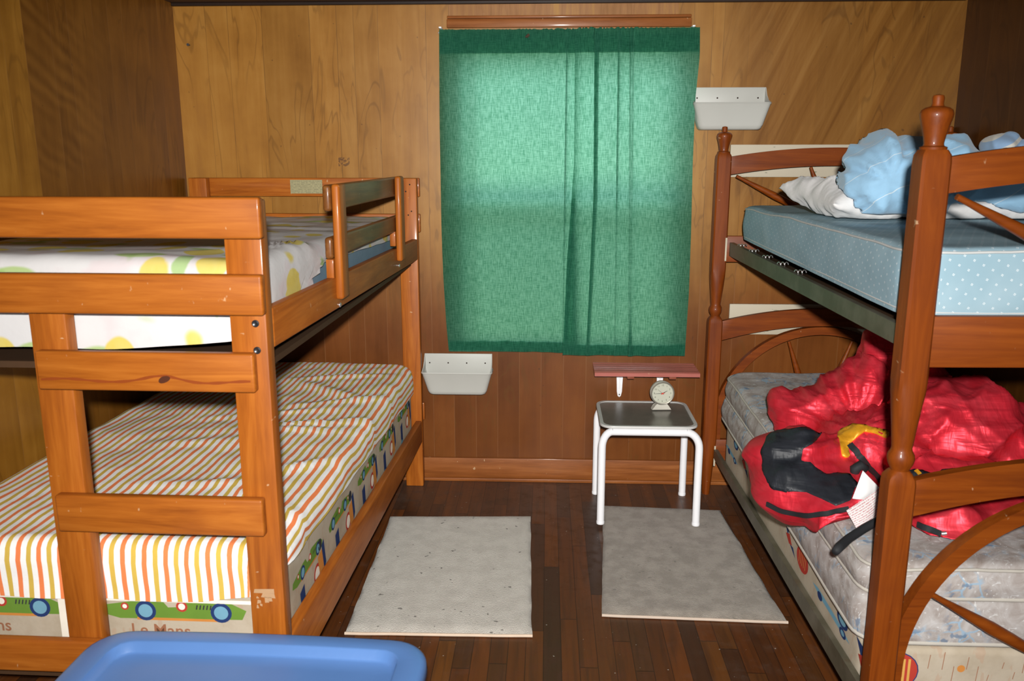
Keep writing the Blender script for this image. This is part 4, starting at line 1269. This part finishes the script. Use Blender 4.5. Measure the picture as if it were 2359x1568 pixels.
# ------------------------------------------------------------------ boards, bins, shelf on the window wall
for z0, z1, x0, lab in ((1.488, 1.632, .826, 'upper cream painted board on the wall behind the top bunk'), (.757, .902, .862, 'lower cream painted board on the wall behind the bottom bunk')):
    bm = box(x0, 1.70, D - .016, D - .0008, z0, z1, bev=.002)
    tag(obj('wall_board', bm, m_cream, None, 35), lab, 'board')
    o = bpy.data.objects[-1] if False else None
def wall_bin(cx, z0, lab):
    t = thing('wall_bin', lab, 'bin', (cx, D - .001, z0))
    # tray: stack of rounded rectangles (x half, front depth), flaring upwards
    bm = B()
    prof = [(0, .128, .078), (.006, .136, .086), (.02, .142, .090), (.106, .166, .108), (.112, .170, .112), (.116, .168, .110), (.112, .162, .104), (.02, .138, .086), (.012, .130, .080)]
    rings = []
    for z, hx_, dp in prof:
        P = rrect(-hx_, hx_, -dp, -.002, .016 if z > .01 else .02)
        rings.append([(x, y, z) for x, y, _, _ in P])
    m = min(len(r) for r in rings)
    def resamp(r, n=72):
        L = [0]
        for i in range(len(r)):
            a, b_ = Vector(r[i]), Vector(r[(i + 1) % len(r)]); L.append(L[-1] + (b_ - a).length)
        out = []
        for k in range(n):
            s = L[-1] * k / n; i = max(j for j in range(len(r)) if L[j] <= s + 1e-9)
            a, b_ = Vector(r[i]), Vector(r[(i + 1) % len(r)]); out.append(a + (b_ - a) * ((s - L[i]) / max(1e-9, L[i + 1] - L[i])))
        return out
    add_rings(bm, [resamp(r) for r in rings])
    bmesh.ops.recalc_face_normals(bm, faces=bm.faces[:])
    obj('tray', bm, m_bin, t, 40)
    bm = add_prism(B(), [(-.164, .186), (-.164, .112), (-.136, .02), (.136, .02), (.164, .112), (.164, .186)], -.0075, -.001, bev=.002)
    obj('back_plate', bm, m_bin, t, 35)
    for s in (-1, 1):   # sloping cheeks from tray rim up to the back plate
        a = [(s * .164, -.0085, .184), (s * .164, -.0085, .11), (s * .168, -.104, .114), (s * .166, -.060, .128), (s * .165, -.030, .150)]
        bm = B()
        v1 = [bm.verts.new(p) for p in a]; v2 = [bm.verts.new((p[0] - s * .004, p[1], p[2])) for p in a]
        bm.faces.new(v1); bm.faces.new(v2[::-1])
        for i in range(5): bm.faces.new((v1[i], v1[(i + 1) % 5], v2[(i + 1) % 5], v2[i]))
        bmesh.ops.recalc_face_normals(bm, faces=bm.faces[:])
        obj('cheek', bm, m_bin, t, 30)
    for x in (-.150, -.06, .03, .12):
        obj('screw_hole', add_lathe(B(), [(.0035, .0004), (.0035, -.0015)], x + .01, -.0075, .140, 12, 'y'), m_hole, t)
wall_bin(-.424, .462, 'off white plastic wall bin beside the honey pine bunk, below the curtain')
wall_bin(.806, 1.695, 'off white plastic wall bin high beside the curtain above the cherry bunk')

SH = thing('wall_shelf', 'narrow red ribbed shelf on white brackets below the window', 'shelf', (.465, D, .590))
bm = B(); x0, x1 = -.240, .242
prof = [(-.190, 0), (-.190, .016), (-.184, .0195)]
for i in range(5):
    y = -.182 + i * .036
    prof += [(y + .004, .0195), (y + .012, .016), (y + .020, .0195), (y + .030, .0195)]
prof += [(-.001, .0195), (-.001, 0)]
va = [bm.verts.new((x0, y, z)) for y, z in prof]; vb = [bm.verts.new((x1, y, z)) for y, z in prof]
bm.faces.new(va[::-1]); bm.faces.new(vb)
for i in range(len(prof)):
    j = (i + 1) % len(prof); bm.faces.new((va[i], va[j], vb[j], vb[i]))
bmesh.ops.recalc_face_normals(bm, faces=bm.faces[:])
obj('board', bm, m_redpaint, SH, 30)
for bx in (-.108, .085):
    bm = B()
    add_prism(bm, [(bx - .018, -.001), (bx + .018, -.001), (bx + .012, -.125), (bx + .008, -.146), (bx, -.152), (bx - .008, -.146), (bx - .012, -.125)], -.006, -.0008, bev=.0015)
    add_box(bm, bx - .010, bx + .010, -.165, -.006, -.006, -.0008, bev=.001)
    # folded stiffening rib
    vs = [(bx - .004, -.006, -.006), (bx - .004, -.016, -.006), (bx - .004, -.006, -.11), (bx + .004, -.006, -.006), (bx + .004, -.016, -.006), (bx + .004, -.006, -.11)]
    q = [bm.verts.new(p) for p in vs]
    for f in ((0, 1, 2), (5, 4, 3), (0, 3, 4, 1), (1, 4, 5, 2), (2, 5, 3, 0)): bm.faces.new([q[i] for i in f])
    b = obj('bracket', bm, m_white_metal, SH, 35)
    obj('screw_hole', add_lathe(B(), [(.003, 0), (.003, -.002)], bx, -.0062, -.138, 10, 'y'), m_hole, b)
    obj('cleat', box(bx + .020, bx + .052, -.17, -.002, -.017, -.0006, bev=.002), m_redwood, SH, 35)

# ------------------------------------------------------------------ curtains
def interp(tab, v):
    for (a, x), (b_, y) in zip(tab, tab[1:]):
        if v <= b_: return x + (y - x) * (v - a) / (b_ - a)
    return tab[-1][1]
CZ1, CZ0 = 2.126, .664
def px2x(px, z):   # frame column to metres on the curtain plane
    f_ = 3.862
    return (px - 1262) / FPX * (f_ * math.cos(TH) - (z - EYE) * math.sin(TH)) * 1.004
def curtain(name, label, left, right, folds, sgn, hang):
    bm = B(); uvl = bm.loops.layers.uv.new('UVMap')
    NR = 56; NC = 84
    rows = []
    for i in range(NR + 1):
        v = i / NR
        zt = CZ1; zb = CZ0 + hang
        xl = interp(left, v); xr = interp(right, v)
        pts = []
        cuts = []
        for c0, w0, amp in folds:
            cuts.append((interp(c0, v), max(.0006, interp(w0, v))))
        cuts.sort()
        base = [xl + (xr - xl) * k / NC for k in range(NC + 1)]
        lay = 0.0
        seq = []
        ci = 0
        allx = list(base)
        # columns keep their index from row to row: cut positions are tied to fixed columns
        fixed = []
        for (c0, w0, amp) in folds:
            u = (interp(c0, .5) - interp(left, .5)) / (interp(right, .5) - interp(left, .5))
            fixed.append((int(u * NC), interp(c0, v), max(.0006, interp(w0, v))))
        fixed.sort()
        fx = dict((k, (c, w_)) for k, c, w_ in fixed)
        # warp base columns so that column k sits on the fold
        keys = [(0, xl)] + [(k, c) for k, c, _ in fixed] + [(NC, xr)]
        def colx(k):
            for (a, xa), (b_, xb) in zip(keys, keys[1:]):
                if k <= b_: return xa + (xb - xa) * (k - a) / max(1, b_ - a)
        for k in range(NC + 1):
            x = colx(k)
            if k in fx:
                c, w_ = fx[k]
                seq.append((c + w_ / 2, lay)); seq.append((c + w_ / 6, lay - .0022)); seq.append((c - w_ / 2, lay - .0042)); seq.append((c - w_ / 6, lay - .0062)); 
                lay = lay - .0082
                seq.append((c + w_ / 2 + .0004, lay))
            else:
                # ease back to the hanging plane between folds
                lay *= .80
                if fx:
                    for kk, (c, w_) in fx.items():
                        if k < kk and x > c - .0002: x = c - .0002
                        if k > kk and x < c + w_ / 2 + .0006: x = c + w_ / 2 + .0006
                seq.append((x, lay))
        z0 = zt + (zb - zt) * v
        row = []
        for m_, (x, y) in enumerate(seq):
            g = math.exp(-((x - .17) / .22) ** 2)
            wave = (.0030 + .0045 * g) * math.sin(x * 58 + 1.3 * math.sin(x * 17) + sgn) * (1 - .4 * v) + .004 * nz(x, v, sgn, 6) + .004 * v * nz(x, 2, sgn, 4)
            ruf = .0035 * math.sin(x * 330 + 5 * nz(x, 0, 0, 30)) * math.exp(-v / .025) * (.4 + g)
            zz = z0
            if v == 0: zz += .003 * math.sin(x * 300 + 9 * nz(x, 0, 0, 20)) * (.4 + g)
            if v > .97: zz += .0045 * nz(x, 5, sgn, 9) * (v - .97) / .03
            row.append(bm.verts.new((x, D - (.074 if sgn else .053) + y + wave + ruf, zz)))
        rows.append(row)
    n = min(len(r) for r in rows)
    for i in range(NR):
        for j in range(n - 1):
            f = bm.faces.new((rows[i][j], rows[i + 1][j], rows[i + 1][j + 1], rows[i][j + 1]))
    # doubled header, doubled hem and doubled side hems, sewn on the window side
    def second(vr, jr, gap):
        old = {}
        for i in vr:
            for j in jr:
                old[i, j] = bm.verts.new(rows[i][j].co + Vector((0, gap + .0015 * nz(rows[i][j].co.x, i, 1, 9), 0)))
        for i in list(vr)[:-1]:
            for j in list(jr)[:-1]:
                bm.faces.new((old[i, j], old[i, j + 1], old[i + 1, j + 1], old[i + 1, j]))
        return old
    hz = int(round(.080 * NR))
    second(range(0, hz + 1), range(n), .004); second(range(1, hz + 1), range(n), .0065)
    second(range(NR - 2, NR + 1), range(n), .006)
    old = second(range(NR - 2, NR + 1), range(n), .004)
    for j in range(n):
        v = old[NR - 2, j]; v.co.z += .012 * nz(v.co.x, 7, sgn, 12) + .006 * nz(v.co.x, 9, sgn, 40)
    ej = range(n - 4, n) if sgn == 0 else range(0, 4)
    second(range(int(NR * .5), NR - 1), ej, .004); second(range(int(NR * .62), NR - 1), ej, .006)
    for f in bm.faces: f.smooth = True
    return tag(obj(name, bm, m_curtain), label, 'curtain', 'green curtains over the window')
def T(*a): return [(v, px2x(p, CZ1 + (CZ0 - CZ1) * v)) for v, p in a]
LT = T((0, 1007), (.25, 1010), (.45, 1014), (.6, 1017), (.75, 1022), (.9, 1030), (1, 1037))
RTB = T((0, 1606), (.08, 1606), (.2, 1597), (.4, 1592), (.6, 1590), (.8, 1586), (1, 1578))
MLr = T((0, 1330), (.4, 1328), (.55, 1330), (.7, 1333), (.85, 1334), (1, 1338))
MRl = T((0, 1322), (.4, 1322), (.55, 1315), (.7, 1308), (.85, 1304), (1, 1300))
W = lambda *a: [(v, p * .00200) for v, p in a]
curtain('curtain', 'left green curtain panel beside the wall bin and pine bunk', LT, MLr, [(T((0, 1304), (1, 1300)), W((0, 3), (.5, 3), (1, .3)), 0)], 0, .006)
curtain('curtain', 'right green curtain panel with vertical folds above the red shelf', MRl, RTB, [(T((0, 1371), (.5, 1371), (.8, 1362), (1, 1356)), W((0, 9), (.4, 8), (1, 7)), 0), (T((0, 1422), (1, 1418)), W((0, 4), (.45, 3), (.7, .3), (1, .3)), 0), (T((0, 1448), (1, 1450)), W((0, 2), (.3, 1), (.5, .2), (1, .2)), 0), (T((0, 1455), (1, 1453)), W((0, .3), (.8, .3), (.9, 3), (1, 10)), 0)], 1, -.002)
RD_ = thing('curtain_rod', 'flat white curtain rod hooked on the window casing', 'curtain rod', (0, D, 2.118))
obj('rod', tube([(-.488, -.002, 0), (-.490, -.014, 0), (-.484, -.024, 0), (-.470, -.0275, 0), (.05, -.028, 0), (.620, -.0275, 0), (.634, -.024, 0), (.640, -.014, 0), (.638, -.002, 0)], .0045, 8), m_white_metal, RD_, 60)
for x in (-.476, .626):
    obj('hook', box(x - .006, x + .006, -.088, -.0005, .009, .016, bev=.002), m_white_metal, RD_, 35)
# bits lying about on the curtain and wall
bm = B()
vs = [(0, 0, 0), (.010, -.006, .006), (.016, -.010, -.004), (.006, -.012, -.014), (-.006, -.006, -.010)]
q = [bm.verts.new(p) for p in vs]; q2 = [bm.verts.new((p[0], p[1] + .003, p[2])) for p in vs]
bm.faces.new(q); bm.faces.new(q2[::-1])
for i in range(5): bm.faces.new((q[i], q2[i], q2[(i + 1) % 5], q[(i + 1) % 5]))
bmesh.ops.recalc_face_normals(bm, faces=bm.faces[:])
o = tag(obj('dry_leaf', bm, plain('dry_leaf_brown', (.06, .045, .03, 1), .9, .1)), 'tiny curled brown leaf caught on the curtain header', 'leaf'); o.location = (-.099, D - .066, 2.100)
o = tag(obj('nail', add_lathe(B(), [(.003, 0), (.003, -.018), (.006, -.0185), (.006, -.021)], 0, 0, 0, 12, 'y'), m_bolt), 'small nail sticking out of the panelling near the ceiling at left', 'nail'); o.location = (-1.630, D, 2.073)

# ------------------------------------------------------------------ table, clock, rugs, tote
TB = thing('side_table', 'white tube framed side table with grey glass top', 'table', (.446, 3.60, 0))
ZT = .462
P = rrect(-.212, .206, -.192, .196, .055)
bm = B()
Pi = rrect(-.212 + .016, .206 - .016, -.192 + .016, .196 - .016, .042)
def rs(P, n=96):
    L = [0]
    for i in range(len(P)): L.append(L[-1] + math.hypot(P[(i + 1) % len(P)][0] - P[i][0], P[(i + 1) % len(P)][1] - P[i][1]))
    out = []
    for k in range(n):
        s = L[-1] * k / n; i = max(j for j in range(len(P)) if L[j] <= s + 1e-9)
        t = (s - L[i]) / max(1e-9, L[i + 1] - L[i]); a, b_ = P[i], P[(i + 1) % len(P)]
        out.append((a[0] + (b_[0] - a[0]) * t, a[1] + (b_[1] - a[1]) * t))
    return out
A_, I_ = rs(P), rs(Pi)
rings = []
for (ax, ay), (ix, iy) in zip(A_, I_):
    rings.append([(ax, ay, ZT - .010), (ax, ay, ZT - .003), (ax * .992, ay * .992, ZT), (ix, iy, ZT), (ix, iy, ZT - .010)])
add_rings(bm, rings, loop=True)
bmesh.ops.recalc_face_normals(bm, faces=bm.faces[:])
m_rim = plain('grey_rim', (.50, .49, .47, 1), .4, .5)
obj('rim', bm, m_rim, TB, 40, 'grey rim round the glass')
bm = B(); va = [bm.verts.new((x, y, ZT - .009)) for x, y in I_]; vb = [bm.verts.new((x, y, ZT - .003)) for x, y in I_]
bm.faces.new(va[::-1]); bm.faces.new(vb)
for i in range(len(va)):
    j = (i + 1) % len(va); bm.faces.new((va[i], va[j], vb[j], vb[i]))
bmesh.ops.recalc_face_normals(bm, faces=bm.faces[:])
obj('glass_top', bm, m_glass_top, TB)
RT_ = .0165; zr = ZT - .011 - RT_
for yy in (-.180, .184):
    obj('top_rail', tube([(-.160, yy, zr), (.154, yy, zr)], RT_, 16), m_white_metal, TB, 60)
for xx in (-.152, .146):
    obj('top_rail', tube([(xx, -.166, zr + .002), (xx, .170, zr + .002)], .012, 12), m_white_metal, TB, 60)
for sx in (-1, 1):
    for yy, sp in ((-.186, 0), (.190, .01)):
        xb = -.203 if sx < 0 else .209
        xt = -.160 if sx < 0 else .154
        z_f = .0185 if yy < 0 else 0
        pts = [(xb, yy - .004, .003 + z_f), (xb, yy, .20), (xb, yy, .365)]
        R_c = abs(xt - xb)
        for k in range(1, 9):
            a = PI / 2 * k / 8
            pts.append((xb + (-sx) * R_c * (1 - math.cos(a)), yy + (.006 if yy < 0 else -.006) * k / 8, .365 + (zr - .365) * math.sin(a)))
        l = obj('leg', tube(pts, RT_, 16), m_white_metal, TB, 60)
        obj('foot_cap', add_lathe(B(), [(.0172, 0), (.0178, .003), (.0178, .010), (.0172, .012)], xb, yy - .004, z_f, 18), m_white_metal, l, 50)
TB.location.z = 0.0

CK = thing('alarm_clock', 'round ivory alarm clock on the glass side table', 'clock', (.523, 3.668, ZT), math.radians(4))
cz = .079
obj('case', add_lathe(B(), [(.030, .024), (.046, .022), (.052, .014), (.0535, 0), (.0535, -.016), (.050, -.021), (.047, -.021), (.046, -.016)], 0, 0, cz, 40, 'y'), m_clock, CK, 40)
bz = []
for r, h in ((.0475, -.0205), (.0535, -.0205), (.0535, -.0225), (.051, -.0245), (.0475, -.0225)):
    bz.append([(r * math.cos(2 * PI * j / 40), h, cz - r * math.sin(2 * PI * j / 40)) for j in range(40)])
bm = B(); add_rings(bm, bz, loop=True); bmesh.ops.recalc_face_normals(bm, faces=bm.faces[:])
obj('bezel', bm, m_brass, CK, 40, 'worn metal ring')
bm = add_lathe(B(), [(.0474, -.0160), (.0474, -.0180)], 0, 0, cz, 40, 'y')
for h in range(1, 13):
    a = PI / 2 - h * PI / 6
    text_into(bm, str(h), .0105, Matrix.Translation((.037 * math.cos(a), -.0184, cz + .037 * math.sin(a))) @ Matrix.Rotation(PI / 2, 4, 'X'), 1)
for k in range(60):
    a = k * PI / 30; r0 = .0435
    c, s = math.cos(a), math.sin(a); w_ = .0004
    q = [(r0 * c - w_ * s, r0 * s + w_ * c), (r0 * c + w_ * s, r0 * s - w_ * c), ((r0 + .002) * c + w_ * s, (r0 + .002) * s - w_ * c), ((r0 + .002) * c - w_ * s, (r0 + .002) * s + w_ * c)]
    f = bm.faces.new([bm.verts.new((x, -.0183, cz + z)) for x, z in q]); f.material_index = 1
obj('dial', bm, [m_dial, plain('dial_grey', (.10, .11, .08, 1), .6)], CK)
def hand(nm, ang, L, wd, y, m, back=.008):
    a = math.radians(ang); c, s = math.cos(a), math.sin(a)
    bm = B()
    add_prism(bm, [(-back * c - wd * s * -1, cz - back * s - wd * c), (L * c + wd * .4 * s, cz + L * s - wd * .4 * c), (L * c - wd * .4 * s, cz + L * s + wd * .4 * c), (-back * c - wd * s, cz - back * s + wd * c)], y, y - .0008)
    obj(nm, bm, m, CK)
hand('minute_hand', 184, .038, .0011, -.0192, m_hand)
hand('hour_hand', 30, .024, .0016, -.0206, m_hand)
hand('alarm_hand', 140, .030, .0007, -.0218, m_hand)
hand('alarm_hand', 20, .012, .0014, -.0229, m_handred)
obj('hub', add_lathe(B(), [(.004, -.0228), (.0035, -.0246)], 0, 0, cz, 16, 'y'), m_handred, CK)
bm = B(); add_prism(bm, [(-.044, .0006), (.044, .0006), (.040, .006), (.028, .020), (.020, .034), (-.020, .034), (-.028, .020), (-.040, .006)], .018, -.017, bev=.002)
obj('stand', bm, m_clock, CK, 35)

def rug(name, pts, mat, edge_mat, label, th=.011):
    """cut carpet piece: quad with slightly wavy edges and rounded pile edge"""
    t = thing(name, label, 'rug')
    n = 36; bm = B(); P = []
    q = [Vector((p[0], p[1])) for p in pts]   # far left, far right, near right, near left
    G = []
    for i in range(n + 1):
        row = []
        for j in range(n + 1):
            u, v = j / n, i / n
            p = (q[0] * (1 - u) + q[1] * u) * (1 - v) + (q[3] * (1 - u) + q[2] * u) * v
            e = min(u, 1 - u, v, 1 - v)
            wob = .004 * nz(p.x, p.y, 0, 9)
            if e == 0: p = p + Vector((wob, wob * .6))
            z = .002 + th * min(1, (e * n / 1.2)) ** .5 + .0015 * fbm((p.x, p.y, 0), 12) * (e > 0)
            row.append(bm.verts.new((p.x, p.y, z)))
        G.append(row)
    for i in range(n):
        for j in range(n): bm.faces.new((G[i][j], G[i + 1][j], G[i + 1][j + 1], G[i][j + 1]))
    rim = [G[0][j] for j in range(n + 1)] + [G[i][n] for i in range(1, n + 1)] + [G[n][j] for j in range(n - 1, -1, -1)] + [G[i][0] for i in range(n - 1, 0, -1)]
    lo = [bm.verts.new((v.co.x, v.co.y, .0005)) for v in rim]
    for k in range(len(rim)):
        kk = (k + 1) % len(rim); bm.faces.new((rim[k], rim[kk], lo[kk], lo[k]))
    bm.faces.new(lo)
    bmesh.ops.recalc_face_normals(bm, faces=bm.faces[:])
    obj('pile', bm, mat, t, 60)
    # bound near edge
    pl = []
    for j in range(n + 1):
        u = j / n; p = q[3] * (1 - u) + q[2] * u
        wob = .004 * nz(p.x, p.y, 0, 9)
        pl.append((p.x + wob, p.y + wob * .6 - .004, .0062))
    obj('binding', tube(pl, .0056, 8), edge_mat, t, 60, 'pinkish cream cut edge')
rug('rug', [(-.690, 3.478), (-.063, 3.505), (-.039, 2.542), (-.672, 2.532)], m_rug_a, m_rug_edge, 'cream carpet rug with dark specks beside the honey pine bunk')
rug('rug', [(.271, 3.638), (.800, 3.606), (.843, 2.662), (.204, 2.683)], m_rug_b, plain('rug_binding_grey', (.52, .42, .34, 1), .9, .1), 'grey beige mottled carpet rug under the side table front legs')

TT = thing('storage_tote', 'blue plastic storage tote with a recessed lid in the foreground', 'storage box', (-.668, 1.520, 0), math.radians(-1.2))
def rr_ring(hx_, hy_, r, z, bow=0):
    out = []
    for x, y, _, _ in rs4(hx_, hy_, r): out.append((x, y + bow * (1 - (x / hx_) ** 2) * (y / hy_), z))
    return out
def rs4(hx_, hy_, r, n=120):
    P = rrect(-hx_, hx_, -hy_, hy_, r)
    return [(a, b_, 0, 0) for a, b_ in rs(P, n)]
HX, HY = .400, .252
bm = B()
rings = [rr_ring(HX, HY, .085, .432, .012), rr_ring(HX + .003, HY + .003, .088, .436, .012), rr_ring(HX, HY, .085, .460, .012), rr_ring(HX - .006, HY - .006, .080, .467, .012), rr_ring(HX - .014, HY - .014, .074, .470, .012),
         rr_ring(HX - .058, HY - .046, .050, .470, .008), rr_ring(HX - .063, HY - .051, .046, .468, .008), rr_ring(HX - .069, HY - .058, .042, .448, .008), rr_ring(HX - .076, HY - .064, .038, .444, .008)]
for s in (.8, .5, .02): rings.append([(x * s, y * s, .444) for x, y, z in rings[8]])
rings = [[(x * .975, y * .975, .432) for x, y, z in rings[0]]] + rings
add_rings(bm, rings, (False, True))
bmesh.ops.recalc_face_normals(bm, faces=bm.faces[:])
if max(bm.faces, key=lambda f: f.calc_center_median().z).normal.z < 0: bmesh.ops.reverse_faces(bm, faces=bm.faces[:])
obj('lid', bm, m_tote, TT, 50)
bm = B()
add_rings(bm, [rr_ring(HX - .085, HY - .060, .06, .002), rr_ring(HX - .075, HY - .05, .07, .012), rr_ring(HX - .024, HY - .022, .075, .415), rr_ring(HX - .012, HY - .010, .08, .420), rr_ring(HX - .012, HY - .010, .08, .431)])
bmesh.ops.recalc_face_normals(bm, faces=bm.faces[:])
obj('tub', bm, m_tote, TT, 50)

# ------------------------------------------------------------------ light
def area(name, locv, rot, sx, sy, power, col):
    l = bpy.data.lights.new(name, 'AREA'); l.shape = 'RECTANGLE'; l.size = sx; l.size_y = sy; l.energy = power; l.color = col
    o = bpy.data.objects.new(name, l); COL.objects.link(o); o.location = locv; o.rotation_euler = rot; return o
fl = bpy.data.lights.new('camera_flash', 'SPOT'); fl.spot_size = math.radians(112); fl.spot_blend = 1.0; fl.energy = 1.0; fl.shadow_soft_size = .028; fl.color = (1.0, .975, .94)
fl.use_nodes = True; nt = fl.node_tree
em = nt.nodes.get('Emission'); fo = nt.nodes.new('ShaderNodeLightFalloff'); fo.inputs['Strength'].default_value = FLASH = 190.0
nt.links.new(fo.outputs['Linear'], em.inputs['Strength'])
flo = bpy.data.objects.new('camera_flash', fl); COL.objects.link(flo); flo.location = (.02, -.11, EYE + .125)
flo.rotation_euler = ray(1180, 960).to_track_quat('-Z', 'Y').to_euler()
# daylight outside the window plus an unseen fill lamp added behind the camera
area('window_daylight', (.10, D + 1.5, 2.25), (-math.radians(100), 0, 0), 3.0, 1.8, 58, (.74, .92, 1.0))
area('window_ground_light', (.10, D + 1.5, .5), (-math.radians(80), 0, 0), 3.0, 1.4, 52, (.90, 1.0, .66))
area('added_back_fill', (0, -1.10, 1.05), (math.radians(90), 0, 0), .95, 1.9, 9, (.80, .90, 1.0))
wd = bpy.data.worlds.new('world'); S.world = wd; wd.use_nodes = True
wd.node_tree.nodes['Background'].inputs[0].default_value = (.6, .72, .8, 1); wd.node_tree.nodes['Background'].inputs[1].default_value = .25

# ------------------------------------------------------------------ camera
cam = bpy.data.cameras.new('camera'); co = bpy.data.objects.new('camera', cam); COL.objects.link(co); S.camera = co
cam.sensor_fit = 'HORIZONTAL'; cam.sensor_width = 23.5; cam.lens = FPX / 2359 * 23.5
co.location = EYEV
co.rotation_euler = Matrix((RT, UPV, -FW)).transposed().to_euler()
cam.dof.use_dof = True; cam.dof.focus_distance = 3.5; cam.dof.aperture_fstop = 4.0
cam.clip_start = .05
vs_ = S.view_settings; S.display_settings.display_device = 'sRGB'
vs_.view_transform = 'Standard'; vs_.look = 'None'; vs_.exposure = 0; vs_.gamma = 1; vs_.use_curve_mapping = False
